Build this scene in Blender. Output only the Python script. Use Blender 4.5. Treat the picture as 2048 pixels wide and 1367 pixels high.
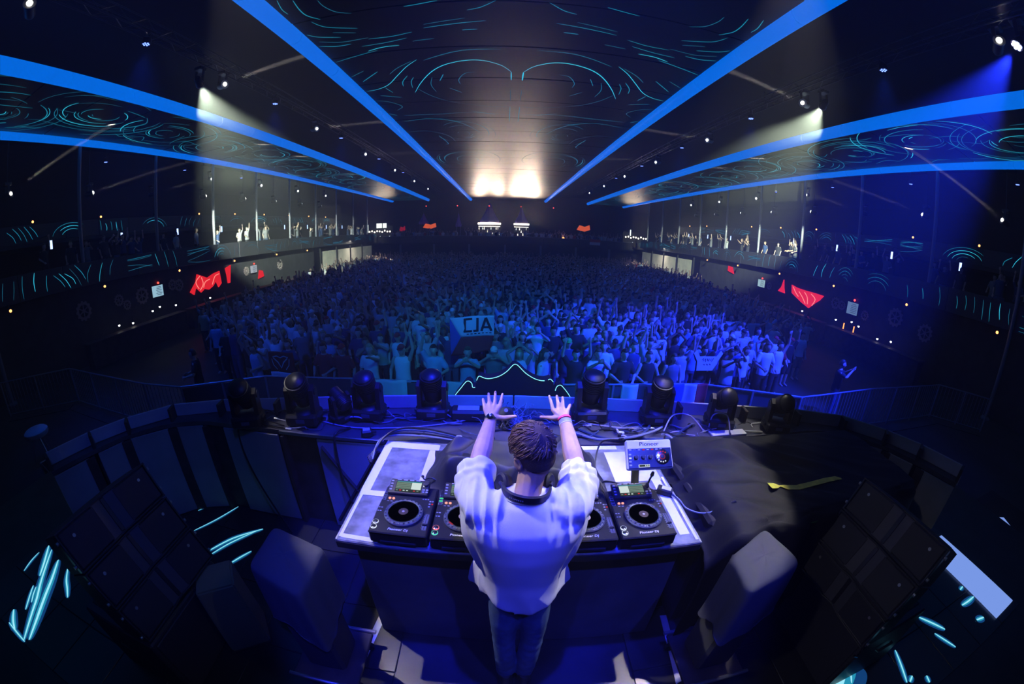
import bpy, bmesh, math, random
from mathutils import Vector, Matrix, Euler, noise
PI = math.pi
R_ = math.radians
SC = bpy.context.scene
for o in list(bpy.data.objects):
    bpy.data.objects.remove(o)
COL = SC.collection
rng = random.Random(7)

# ---------------------------------------------------------------- camera
# full-frame fisheye held 2.5 m above the stage deck, behind the performer
cd = bpy.data.cameras.new('camera')
cd.type = 'PANO'
cd.panorama_type = 'FISHEYE_LENS_POLYNOMIAL'
cd.sensor_fit = 'HORIZONTAL'
cd.sensor_width = 36.0
cd.sensor_height = 36.0 * 1367 / 2048
cd.fisheye_fov = PI * 1.2
cd.fisheye_polynomial_k0 = 0.0
cd.fisheye_polynomial_k1 = -0.0760156149
cd.fisheye_polynomial_k2 = 0.0
cd.fisheye_polynomial_k3 = 1.44295293e-05
cd.fisheye_polynomial_k4 = 0.0
cd.clip_start = 0.05
cd.clip_end = 300
cam = bpy.data.objects.new('camera', cd)
COL.objects.link(cam)
_p, _y, _r = R_(16.31747444), R_(1.34823621), R_(1.57292849)
_f = Vector((math.sin(_y) * math.cos(_p), math.cos(_y) * math.cos(_p), -math.sin(_p)))
_r0 = Vector((math.cos(_y), -math.sin(_y), 0))
_u0 = _r0.cross(_f)
_ri = math.cos(_r) * _r0 + math.sin(_r) * _u0
_up = math.cos(_r) * _u0 - math.sin(_r) * _r0
cam.matrix_world = Matrix(((_ri.x, _up.x, -_f.x, 0), (_ri.y, _up.y, -_f.y, 0), (_ri.z, _up.z, -_f.z, 2.5), (0, 0, 0, 1)))
SC.camera = cam

# ---------------------------------------------------------------- world: a dark hall filled with thin haze
W = bpy.data.worlds.new('world')
SC.world = W
W.use_nodes = True
nt = W.node_tree
nt.nodes.clear()
wo = nt.nodes.new('ShaderNodeOutputWorld')
bg = nt.nodes.new('ShaderNodeBackground')
bg.inputs[0].default_value = (0.0, 0.0, 0.0, 1)
bg.inputs[1].default_value = 0.0
nt.links.new(bg.outputs[0], wo.inputs[0])
vs = nt.nodes.new('ShaderNodeVolumeScatter')
vs.inputs['Color'].default_value = (1, 1, 1, 1)
vs.inputs['Density'].default_value = 0.005
vs.inputs['Anisotropy'].default_value = 0.1
nt.links.new(vs.outputs[0], wo.inputs['Volume'])

SC.view_settings.view_transform = 'Standard'
SC.view_settings.look = 'None'
SC.view_settings.exposure = 0.0
SC.view_settings.gamma = 1.0
SC.view_settings.use_curve_mapping = False
SC.cycles.use_denoising = True
SC.cycles.max_bounces = 5
SC.cycles.diffuse_bounces = 2
SC.cycles.glossy_bounces = 3
SC.cycles.transmission_bounces = 4
SC.cycles.volume_bounces = 0
SC.cycles.transparent_max_bounces = 8
SC.cycles.caustics_reflective = False
SC.cycles.caustics_refractive = False
SC.cycles.sample_clamp_indirect = 3.0

# ---------------------------------------------------------------- lights
HX = 0.2          # centre line of the hall
FZ = -1.55        # hall floor
def spot(name, loc, target, power, color, deg, blend=0.3, size=0.05):
    d = bpy.data.lights.new(name, 'SPOT')
    d.energy = power; d.color = color; d.spot_size = R_(deg); d.spot_blend = blend; d.shadow_soft_size = size
    o = bpy.data.objects.new(name, d)
    COL.objects.link(o)
    o.location = loc
    o.rotation_euler = (Vector(target) - Vector(loc)).to_track_quat('-Z', 'Y').to_euler()
    return o
def area(name, loc, target, power, color, sx, sy, spread=180):
    d = bpy.data.lights.new(name, 'AREA')
    d.energy = power; d.color = color; d.shape = 'RECTANGLE'; d.size = sx; d.size_y = sy; d.spread = R_(spread)
    o = bpy.data.objects.new(name, d)
    COL.objects.link(o)
    o.location = loc
    o.rotation_euler = (Vector(target) - Vector(loc)).to_track_quat('-Z', 'Y').to_euler()
    return o
# wide white washes thrown from the left and right trusses towards the rear sides
spot('white_wash_left', (-9.74 - .15, 9.47 + .29, 7.88), (-14.44, 18.08, 6.10), 48000, (0.82, 1.0, 0.76), 41, 0.5, 0.06)
spot('white_wash_right', (10.18 + .15, 9.71 + .30, 7.90), (14.81, 18.53, 6.55), 48000, (0.84, 1.0, 0.75), 41, 0.5, 0.06)
# blue wash from the near right truss on to the front of the crowd
spot('blue_wash_right', (9.52, 3.02, 7.58), (5.37, 8.56, -1.5), 27000, (0.012, 0.03, 1.0), 52, 0.7, 0.06)
# key lights high at either side of the booth, out of frame
spot('key_left', (-2.9, 2.7, 6.1), (-0.25, 1.74, 1.1), 1150, (1.0, 0.96, 0.98), 19, 0.1, 0.05)
spot('key_right', (2.9, 2.7, 6.1), (0.82, 1.74, 1.05), 1350, (1.0, 0.97, 0.92), 21, 0.1, 0.05)
spot('key_counter_right', (2.9, 2.7, 6.1), (1.98, 2.5, 1.1), 620, (1.0, 0.96, 0.85), 10, 0.3, 0.04)
spot('key_counter_left', (-2.9, 2.7, 6.1), (-1.75, 2.36, 1.0), 420, (1.0, 0.96, 0.85), 6, 0.3, 0.04)
# blue washes from over and behind the booth
spot('blue_rear_right', (2.6, -2.2, 8.2), (0.15, 1.35, 1.0), 1800, (0.03, 0.045, 1.0), 19, 0.3, 0.06)
spot('blue_rear_left', (-2.4, -2.2, 8.2), (0.1, 1.5, 1.0), 1000, (0.025, 0.035, 1.0), 22, 0.3, 0.06)
spot('blue_counter', (0.3, 1.2, 7.3), (0.15, 2.75, 1.0), 4500, (0.012, 0.018, 1.0), 36, 0.6, 0.08)
spot('blue_shell', (2.6, -2.2, 8.3), (-2.6, 2.2, 0.5), 420, (0.03, 0.09, 1.0), 21, 0.7, 0.06)
# faint neutral fill, unseen spots added to lift the speaker stacks
spot('stack_fill_left', (-6.4, 0.4, 8.2), (2.2, 0.9, 0.8), 230, (1.0, 0.94, 0.84), 17, 0.8, 0.2)
spot('stack_fill_right', (6.4, 0.4, 8.2), (-2.0, 0.95, 0.75), 270, (1.0, 0.94, 0.84), 18, 0.8, 0.2)
# unseen crowd floods added over the stage, and the small wash lights in the trusses
for _sx in (-1, 1):
    for _k in range(4):
        spot('blue_audience', (HX + _sx * 9.25, 6.6 + 6.5 * _k, 7.93), (HX + _sx * 9.0, 6.8 + 6.5 * _k, -0.5), 900, (0.006, 0.06, 1.0), 62, 0.9, 0.08)
    spot('blue_crowd_fill', (HX + _sx * 4.2, -2.0, 7.3), (HX + _sx * 3.5, 16.0, -0.5), 2000, (0.008, 0.075, 1.0), 58, 0.9, 0.1)
spot('teal_audience', (0.5, -1.7, 7.2), (0.3, 8.6, -0.5), 2000, (0.01, 0.36, 1.0), 38, 0.8, 0.1)  # spot added in place of the unseen stage screen's teal glow
# unseen area lights added at the balcony edge to brighten the pale flats at the far end
for _sx in (-1, 1):
    area('flat_fill', (HX + _sx * 16.4, 39.5, 1.7), (HX + _sx * 17.4, 39.5, -0.5), 190, (1.0, 0.93, 0.78), 0.25, 13.0)
# the light of the kiosks on the mezzanine, mirrored in the glossy screens
for _x, _p, _w in ((-2.55, 210, 3.3), (2.55, 200, 3.3), (-18.2, 40, 2.6), (18.6, 40, 2.6)):
    area('kiosk_light', (_x, 54.9, 4.3), (_x, 44.0, 6.9), _p, (1.0, 0.76, 0.53), _w, 0.7, 50)

# ---------------------------------------------------------------- materials
def mat(name, col, rough=0.6, metal=0.0, emit=None, estr=0.0, bump=0.0, bscale=40.0, var=0.0, vscale=6.0, spec=0.5, alpha=1.0, trans=0.0):
    m = bpy.data.materials.new(name)
    m.use_nodes = True
    t = m.node_tree
    b = t.nodes['Principled BSDF']
    b.inputs['Base Color'].default_value = (*col, 1)
    b.inputs['Roughness'].default_value = rough
    b.inputs['Metallic'].default_value = metal
    b.inputs['Specular IOR Level'].default_value = spec
    b.inputs['Alpha'].default_value = alpha
    b.inputs['Transmission Weight'].default_value = trans
    if emit:
        b.inputs['Emission Color'].default_value = (*emit, 1)
        b.inputs['Emission Strength'].default_value = estr
    if bump or var:
        tc = t.nodes.new('ShaderNodeTexCoord')
        n = t.nodes.new('ShaderNodeTexNoise')
        n.inputs['Detail'].default_value = 4
        t.links.new(tc.outputs['Object'], n.inputs['Vector'])
        if bump:
            n.inputs['Scale'].default_value = bscale
            bp = t.nodes.new('ShaderNodeBump')
            bp.inputs['Strength'].default_value = bump
            bp.inputs['Distance'].default_value = 0.01
            t.links.new(n.outputs['Fac'], bp.inputs['Height'])
            t.links.new(bp.outputs[0], b.inputs['Normal'])
        if var:
            n2 = t.nodes.new('ShaderNodeTexNoise')
            n2.inputs['Detail'].default_value = 5
            n2.inputs['Scale'].default_value = vscale
            t.links.new(tc.outputs['Object'], n2.inputs['Vector'])
            r = t.nodes.new('ShaderNodeValToRGB')
            r.color_ramp.elements[0].position = 0.35
            r.color_ramp.elements[1].position = 0.65
            r.color_ramp.elements[0].color = (*[max(0, c * (1 - var)) for c in col], 1)
            r.color_ramp.elements[1].color = (*[min(1, c * (1 + var)) for c in col], 1)
            t.links.new(n2.outputs['Fac'], r.inputs[0])
            t.links.new(r.outputs[0], b.inputs['Base Color'])
    return m
def glow(name, col, s):
    m = bpy.data.materials.new(name)
    m.use_nodes = True
    t = m.node_tree
    t.nodes.clear()
    o = t.nodes.new('ShaderNodeOutputMaterial')
    e = t.nodes.new('ShaderNodeEmission')
    e.inputs[0].default_value = (*col, 1)
    e.inputs[1].default_value = s
    t.links.new(e.outputs[0], o.inputs[0])
    return m

# ---------------------------------------------------------------- mesh builder
class MB:
    def __init__(s):
        s.v = []; s.f = []; s.m = []
    def add(s, vs, fs, mi=0, M=None):
        n = len(s.v)
        s.v += [tuple(M @ Vector(p)) if M else tuple(p) for p in vs]
        s.f += [tuple(i + n for i in f) for f in fs]
        s.m += [mi] * len(fs)
        return s
    def box(s, c, d, rz=0.0, mi=0, M=None, bev=0.0):
        x, y, z = d[0] / 2, d[1] / 2, d[2] / 2
        T = Matrix.Translation(c) @ Matrix.Rotation(rz, 4, 'Z')
        if M: T = M @ T
        if bev > 0:
            b = min(bev, x * .9, y * .9, z * .9)
            vs = []
            for sx in (-1, 1):
                for sy in (-1, 1):
                    for sz in (-1, 1):
                        vs += [(sx * (x - b), sy * (y - b), sz * z), (sx * (x - b), sy * y, sz * (z - b)), (sx * x, sy * (y - b), sz * (z - b))]
            bm = bmesh.new()
            for p in vs: bm.verts.new(p)
            bmesh.ops.convex_hull(bm, input=bm.verts)
            bmesh.ops.dissolve_limit(bm, angle_limit=0.02, verts=bm.verts, edges=bm.edges)
            bm.verts.index_update()
            s.add([v.co[:] for v in bm.verts], [[v.index for v in f.verts] for f in bm.faces], mi, T)
            bm.free()
            return s
        vs = [(-x, -y, -z), (x, -y, -z), (x, y, -z), (-x, y, -z), (-x, -y, z), (x, -y, z), (x, y, z), (-x, y, z)]
        return s.add(vs, [(0, 3, 2, 1), (4, 5, 6, 7), (0, 1, 5, 4), (1, 2, 6, 5), (2, 3, 7, 6), (3, 0, 4, 7)], mi, T)
    def tube(s, pts, r, n=8, mi=0, closed=False, cap=True, M=None):
        pts = [Vector(p) for p in pts]
        rs = r if isinstance(r, (list, tuple)) else [r] * len(pts)
        vs = []; fs = []
        up = None
        N = len(pts)
        for i, p in enumerate(pts):
            if closed: t = pts[(i + 1) % N] - pts[i - 1]
            else: t = pts[min(i + 1, N - 1)] - pts[max(i - 1, 0)]
            if t.length < 1e-9: t = Vector((0, 0, 1))
            t.normalize()
            if up is None:
                up = Vector((0, 0, 1)) if abs(t.z) < 0.9 else Vector((1, 0, 0))
            a = t.cross(up)
            if a.length < 1e-6: a = t.orthogonal()
            a.normalize()
            b = a.cross(t).normalized()
            up = b
            for k in range(n):
                w = 2 * PI * k / n
                vs.append(p + (a * math.cos(w) + b * math.sin(w)) * rs[i])
        for i in range(N if closed else N - 1):
            j = (i + 1) % N
            for k in range(n):
                l = (k + 1) % n
                fs.append((i * n + k, i * n + l, j * n + l, j * n + k))
        if cap and not closed:
            fs.append(tuple(range(n)))
            fs.append(tuple((N - 1) * n + k for k in reversed(range(n))))
        return s.add(vs, fs, mi, M)
    def cyl(s, p0, p1, r0, r1=None, n=12, mi=0, M=None):
        return s.tube([p0, p1], [r0, r0 if r1 is None else r1], n, mi, M=M)
    def lathe(s, prof, n=24, mi=0, M=None):
        vs = []; fs = []
        for (r, z) in prof:
            for k in range(n):
                w = 2 * PI * k / n
                vs.append((r * math.cos(w), r * math.sin(w), z))
        for i in range(len(prof) - 1):
            for k in range(n):
                l = (k + 1) % n
                fs.append((i * n + k, i * n + l, (i + 1) * n + l, (i + 1) * n + k))
        if prof[0][0] > 1e-6: fs.append(tuple(reversed(range(n))))
        if prof[-1][0] > 1e-6: fs.append(tuple((len(prof) - 1) * n + k for k in range(n)))
        return s.add(vs, fs, mi, M)
    def prism(s, poly, z0, z1, mi=0, M=None):
        n = len(poly)
        vs = [(x, y, z0) for x, y in poly] + [(x, y, z1) for x, y in poly]
        fs = [tuple(reversed(range(n))), tuple(range(n, 2 * n))] + [(i, (i + 1) % n, n + (i + 1) % n, n + i) for i in range(n)]
        return s.add(vs, fs, mi, M)
    def ball(s, c, r, n=12, m=8, mi=0, M=None):
        rx, ry, rz = r if isinstance(r, (tuple, list)) else (r, r, r)
        vs = [(c[0], c[1], c[2] - rz)]
        for i in range(1, m):
            a = -PI / 2 + PI * i / m
            for k in range(n):
                w = 2 * PI * k / n
                vs.append((c[0] + rx * math.cos(a) * math.cos(w), c[1] + ry * math.cos(a) * math.sin(w), c[2] + rz * math.sin(a)))
        vs.append((c[0], c[1], c[2] + rz))
        fs = [(0, 1 + (k + 1) % n, 1 + k) for k in range(n)]
        for i in range(m - 2):
            for k in range(n):
                l = (k + 1) % n
                fs.append((1 + i * n + k, 1 + i * n + l, 1 + (i + 1) * n + l, 1 + (i + 1) * n + k))
        e = len(vs) - 1
        b = 1 + (m - 2) * n
        fs += [(e, b + k, b + (k + 1) % n) for k in range(n)]
        return s.add(vs, fs, mi, M)
    def mesh(s, name, mats, smooth=False):
        me = bpy.data.meshes.new(name)
        me.from_pydata(s.v, [], s.f)
        for m in (mats if isinstance(mats, (list, tuple)) else [mats]):
            me.materials.append(m)
        me.polygons.foreach_set('material_index', s.m)
        if smooth:
            me.polygons.foreach_set('use_smooth', [True] * len(me.polygons))
            if smooth != 'all':
                try: me.set_sharp_from_angle(angle=R_(38))
                except Exception: pass
        me.update()
        return me
    def build(s, name, mats, parent=None, smooth=False, loc=None, M=None):
        return put(name, s.mesh(name, mats, smooth), parent, loc, M)
def put(name, me, parent=None, loc=None, M=None):
    o = bpy.data.objects.new(name, me)
    COL.objects.link(o)
    if parent: o.parent = parent
    if M is not None: o.matrix_local = M
    elif loc is not None: o.location = loc
    return o
def tag(o, label=None, cat=None, group=None, kind=None):
    if label: o['label'] = label
    if cat: o['category'] = cat
    if group: o['group'] = group
    if kind: o['kind'] = kind
    return o
def thing(name, label, cat, loc=(0, 0, 0), rz=0.0, group=None, M=None):
    o = bpy.data.objects.new(name, None)
    COL.objects.link(o)
    o.empty_display_size = 0.1
    if M is not None: o.matrix_world = M
    else:
        o.location = loc
        o.rotation_euler = (0, 0, rz)
    return tag(o, label, cat, group)
def struct(o):
    o['kind'] = 'structure'
    return o
KIDS = {}
def dup(root, M=None, loc=None, rz=None, label=None, group=None):
    def rec(o, par):
        c = o.copy()
        COL.objects.link(c)
        if par: c.parent = par
        for ch in [x for x in o.children]:
            rec(ch, c)
        return c
    r = rec(root, None)
    if M is not None: r.matrix_world = M
    if loc is not None: r.location = loc
    if rz is not None: r.rotation_euler = (0, 0, rz)
    if label: r['label'] = label
    if group: r['group'] = group
    return r
def catmull(pts, n=6, closed=False):
    pts = [Vector(p) for p in pts]
    out = []
    N = len(pts)
    for i in range(N if closed else N - 1):
        if closed: p0, p1, p2, p3 = pts[i - 1], pts[i], pts[(i + 1) % N], pts[(i + 2) % N]
        else: p0, p1, p2, p3 = pts[max(i - 1, 0)], pts[i], pts[i + 1], pts[min(i + 2, N - 1)]
        for k in range(n):
            t = k / n
            out.append(0.5 * ((2 * p1) + (p2 - p0) * t + (2 * p0 - 5 * p1 + 4 * p2 - p3) * t * t + (3 * p1 - p0 - 3 * p2 + p3) * t ** 3))
    if not closed: out.append(pts[-1])
    return out

# ---------------------------------------------------------------- the hall shell
M_black = mat('matt_black', (0.012, 0.012, 0.014), 0.8)
M_dark = mat('dark_paint', (0.03, 0.03, 0.035), 0.75, var=0.3, vscale=2)
M_floor = mat('dark_floor', (0.03, 0.03, 0.035), 0.6, var=0.3, vscale=1)
M_ceil = mat('ceiling_black', (0.006, 0.006, 0.008), 0.9)
M_steel = mat('painted_steel', (0.25, 0.25, 0.28), 0.5, 0.3)
M_gsteel = mat('galvanised_steel', (0.5, 0.5, 0.52), 0.35, 0.8)
M_tan = mat('pale_board', (0.75, 0.70, 0.60), 0.8, var=0.08, vscale=2)
M_tube = mat('tube_skin', (0.002, 0.0025, 0.003), 0.6, spec=0.05, emit=(0.0, 0.15, 0.80), estr=0.92)
M_tubej = mat('tube_joint', (0.02, 0.05, 0.12), 0.5, emit=(0.0, 0.12, 0.6), estr=0.7)
M_screen = mat('led_mesh', (0.03, 0.029, 0.028), 0.41, bump=0.12, bscale=3.0, spec=0.8)
M_fascia = mat('led_fascia', (0.03, 0.03, 0.036), 0.5)
G_teal = glow('teal_line', (0.012, 0.26, 0.40), 0.9)
G_teal2 = glow('teal_line_dim', (0.015, 0.17, 0.28), 0.7)
G_cyan = glow('cyan_line', (0.03, 0.50, 0.70), 1.3)
G_white = glow('lamp_white', (1.0, 0.97, 0.9), 6)
G_amber = glow('lamp_amber', (1.0, 0.35, 0.10), 4)
G_red = glow('lamp_red', (1.0, 0.06, 0.04), 3)
G_bluewhite = glow('led_bluewhite', (0.35, 0.5, 1.0), 3)
G_blue = glow('lamp_blue', (0.05, 0.12, 1.0), 5)

def wall(name, c, d, m=None):
    return struct(MB().box(c, d).build(name, m or M_dark))
wall('floor', (HX, 25, FZ - 0.1), (50, 76, 0.2), M_floor)
wall('ceiling', (HX, 25, 9.1), (50, 76, 0.2), M_ceil)
wall('wall_left', (HX - 23.6, 25, 3.7), (0.2, 76, 10.8), M_black)
wall('wall_right', (HX + 23.6, 25, 3.7), (0.2, 76, 10.8), M_black)
wall('wall_back', (HX, 61, 3.7), (47, 0.2, 10.8), M_black)
wall('wall_front', (HX, -12.5, 3.7), (47, 0.2, 10.8), M_black)

# ---------------------------------------------------------------- drawn light lines on the screens
def ribbon(mb, pts, w, mi, nrm):
    """a tapering stroke of lit pixels lying on a screen whose outward normal is nrm"""
    pts = [Vector(p) for p in pts]
    n = len(pts)
    if n < 2: return
    vs = []
    for i, p in enumerate(pts):
        t = (pts[min(i + 1, n - 1)] - pts[max(i - 1, 0)])
        s = t.cross(nrm)
        if s.length < 1e-9: s = Vector((1, 0, 0))
        s.normalize()
        k = math.sin(PI * (i + 0.25) / (n - 0.5)) ** 0.4
        vs += [p - s * w * k * 0.5, p + s * w * k * 0.5]
    mb.add(vs, [(2 * i, 2 * i + 1, 2 * i + 3, 2 * i + 2) for i in range(n - 1)], mi)
SWIRL = [[(-0.18,11.05),(-0.45,10.62),(-0.87,10.32),(-1.28,10.24),(-1.76,10.36),(-2.2,10.62),(-2.6,11.08),(-3.04,11.84),(-3.4,12.64)],[(-0.44,9.57),(-0.99,9.58),(-1.47,9.63),(-1.98,9.82),(-2.59,10.14)],[(-0.18,11.05),(-0.17,11.71)],[(-0.19,12.52),(-0.17,13.68)],[(-0.18,14.29),(-0.18,16.33)],[(-4.95,12.12),(-4.55,12.06),(-4.08,11.75),(-3.59,11.08),(-3.15,10.47),(-2.76,10.06)],[(-3.78,10.91),(-3.44,10.52),(-2.93,10.13)],[(-3.64,12.0),(-3.56,11.6),(-3.29,11.14)],[(-3.38,12.2),(-3.3,11.66),(-3.14,11.3)],[(-2.67,12.68),(-2.73,12.02),(-2.58,11.39)],[(-2.4,11.73),(-2.2,11.19)],[(-1.78,12.05),(-1.79,11.66),(-1.55,11.18),(-1.22,11.08)],[(-3.24,12.29),(-2.92,13.03),(-2.42,13.66),(-1.84,14.0)],[(-2.18,12.37),(-1.82,12.83)],[(-4.26,11.99),(-4.14,12.48)],[(-4.97,10.79),(-4.45,10.47)],[(-4.77,11.27),(-4.08,10.64)],[(-4.96,7.88),(-4.74,8.1),(-4.26,8.31)],[(-4.85,8.33),(-4.33,8.55),(-3.63,8.53)],[(-4.96,8.56),(-4.57,8.72),(-4.15,8.73)],[(-4.52,6.39),(-4.57,6.77),(-4.54,7.07),(-4.34,7.34)],[(-4.06,6.6),(-4.04,6.86),(-3.89,7.16),(-3.6,7.33)],[(-4.81,6.25),(-4.9,6.61),(-4.88,6.84)],[(-4.58,7.36),(-4.36,7.72),(-3.71,8.01)],[(-4.34,8.01),(-3.83,8.21)],[(-3.65,8.6),(-3.07,8.61),(-2.53,8.49)],[(-3.94,8.94),(-3.31,8.9),(-2.73,8.77)],[(-3.88,9.25),(-3.46,9.13),(-3.01,9.12)],[(-5.01,9.63),(-4.25,9.43),(-3.63,9.27)],[(-2.45,7.34),(-2.11,7.29),(-1.72,7.21)],[(-2.19,8.17),(-1.72,8.08),(-1.23,7.98)],[(-2.22,8.34),(-1.5,8.22),(-0.78,8.11)],[(-1.35,8.53),(-1.0,8.51)],[(-2.62,8.96),(-2.07,8.9)],[(-1.16,7.64),(-0.87,7.54),(-0.54,7.27)],[(-4.64,12.66),(-3.97,13.03)],[(-5.03,13.14),(-4.57,13.36),(-4.22,13.99),(-4.52,14.41)],[(-5.08,14.78),(-4.72,15.09)],[(-4.7,16.02),(-3.45,15.79),(-2.28,16.37)],[(-5.1,17.79),(-4.04,17.71),(-3.17,18.71),(-2.96,20.02)],[(-3.62,18.66),(-3.41,20.33),(-3.63,20.67)],[(-3.13,15.83),(-2.24,16.61),(-1.54,18.19)],[(-1.84,14.0),(-0.94,14.33),(-0.2,14.29)],[(-4.47,15.15),(-3.21,15.21),(-1.71,15.09),(-0.19,15.35)],[(-1.69,14.89),(-0.74,15.39)]]
TEALS = [G_teal, G_teal2, G_cyan]
def vortex(mb, P, u, v, nrm, R, ry, n, seed, w=0.035, lim=None, xr=None):
    """broken concentric arcs round P in the plane (u, v)"""
    r = random.Random(seed)
    for i in range(n):
        a = R * (0.12 + 0.88 * (i + r.random()) / n)
        s = r.random() * 2 * PI
        L = r.uniform(0.35, 2.3)
        drift = r.uniform(-0.12, 0.18) * a
        pts = []
        for k in range(14):
            q = s + L * k / 13
            aa = a + drift * k / 13
            x, y = aa * math.cos(q), aa * ry * math.sin(q)
            if lim and abs(x) > lim: continue
            q_ = P + u * x + v * y
            if xr and not xr[0] < q_.x < xr[1]: continue
            pts.append(q_)
        if len(pts) > 3:
            ribbon(mb, pts, w * r.uniform(0.6, 1.3), r.choice((0, 0, 1, 1, 2)), nrm)

# ---------------------------------------------------------------- ceiling screens: three long runs of panels between the light tubes
PZ = 7.5
DOWN = Vector((0, 0, -1))
def screen_run(x0, x1, label, n):
    t = thing('ceiling_screen', label, 'screen', ((x0 + x1) / 2, 0, PZ), group='ceiling screens')
    w = x1 - x0
    L = 55.2 / n
    me = MB().box((0, 0, 0.06), (w - 0.03, L - 0.03, 0.12), bev=0.012).mesh('screen_panel', M_screen)
    for k in range(n):
        put('panel', me, t, (0, -1.2 + L * (k + 0.5), rng.uniform(-0.006, 0.006)))
    return t
scr_c = screen_run(HX - 5.05, HX + 5.05, 'wide glossy black screen ceiling over the middle of the hall, mirrored swirls drawn on it', 26)
scr_l = screen_run(HX - 16.52, HX - 11.67, 'long black screen with teal swirls between the two blue tubes above the left balcony side', 26)
scr_r = screen_run(HX + 11.67, HX + 16.52, 'long black screen with teal swirls between the two blue tubes above the right balcony side', 26)
def graphics(t, mb, name='swirl_graphic'):
    o = mb.build(name, TEALS, t)
    o.matrix_parent_inverse = t.matrix_world.inverted() if False else Matrix.Translation(-Vector(t.location))
    return tag(o, kind='stuff')
g = MB()
for i, L in enumerate(SWIRL):
    for sx in (1, -1):
        pts = catmull([(HX + sx * max(-4.97, min(4.97, x)), y, PZ - 0.012) for x, y in L], 6)
        ribbon(g, pts, (0.036 if i in (0, 2) else 0.024) * rng.uniform(0.8, 1.2) * (1.0 if L[0][1] > 5 else 0.8), 2 if i in (0, 2, 5, 27) else (0 if i % 3 else 1), DOWN)
X_, Y_ = Vector((1, 0, 0)), Vector((0, 1, 0))
for sx in (1, -1):
    for k, (cx, cy, R, n) in enumerate([(2.4, 18.4, 1.7, 14), (2.6, 25, 2.2, 16), (2.4, 34, 2.4, 16), (3.4, 3.6, 1.6, 9)]):
        vortex(g, Vector((HX + sx * cx, cy, PZ - 0.012)), X_ * sx, Y_, DOWN, R, 1.5, n, 40 + k, 0.02, 2.2, (HX - 4.95, HX + 4.95))
graphics(scr_c, g)
for sx, t in ((-1, scr_l), (1, scr_r)):
    g = MB()
    y = 1.0
    k = 0
    while y < 52:
        vortex(g, Vector((HX + sx * (14.1 + 0.6 * math.sin(k * 2.1)), y, PZ - 0.012)), X_, Y_, DOWN, 2.2, 1.25, 20, 100 + k + (50 if sx > 0 else 0), 0.028, None, (HX + sx * 14.1 - 2.36, HX + sx * 14.1 + 2.36))
        y += 3.6
        k += 1
    for k in range(60):
        y = rng.uniform(0, 40); x = HX + sx * rng.uniform(11.9, 16.2)
        ribbon(g, catmull([(x, y, PZ - .012), (x + rng.uniform(-.3, .3), y + .5, PZ - .012), (x + rng.uniform(-.3, .3), y + rng.uniform(.8, 1.6), PZ - .012)], 4), 0.022, rng.choice((0, 1)), DOWN)
    graphics(t, g)

# ---------------------------------------------------------------- six blue light tubes
TUBES = [(-5.29, 'inner blue light tube along the left edge of the middle screen'),
         (5.29, 'inner blue light tube along the right edge of the middle screen'),
         (-11.43, 'blue light tube along the inner edge of the left swirl screen'),
         (11.43, 'blue light tube along the inner edge of the right swirl screen'),
         (-16.76, 'outermost blue light tube under the left ceiling, beside the balcony poles'),
         (16.76, 'outermost blue light tube under the right ceiling, beside the balcony poles')]
prof = [(0.205, 0.0), (0.215, 0.012), (0.215, 2.178), (0.205, 2.19)]
me_seg = MB().lathe(prof, 20, 0, Matrix.Rotation(-PI / 2, 4, 'X')).mesh('tube_segment', M_tube, True)
me_clip = MB().lathe([(0.2, -0.01), (0.2, 0.01)], 20, 0, Matrix.Rotation(-PI / 2, 4, 'X')).mesh('tube_joint', M_tubej, True)
for x, lab in TUBES:
    t = thing('light_tube', lab, 'light tube', (HX + x, 0, PZ), group='blue light tubes')
    for k in range(25):
        put('tube_segment', me_seg, t, (0, -0.94 + 2.2 * k - 0.0, 0))
    put('end_cap', MB().lathe([(0.0, 0), (0.22, 0), (0.22, 0.05), (0.0, 0.06)], 20, 0, Matrix.Rotation(-PI / 2, 4, 'X')).mesh('end_cap', M_black), t, (0, 54.06, 0))

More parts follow.
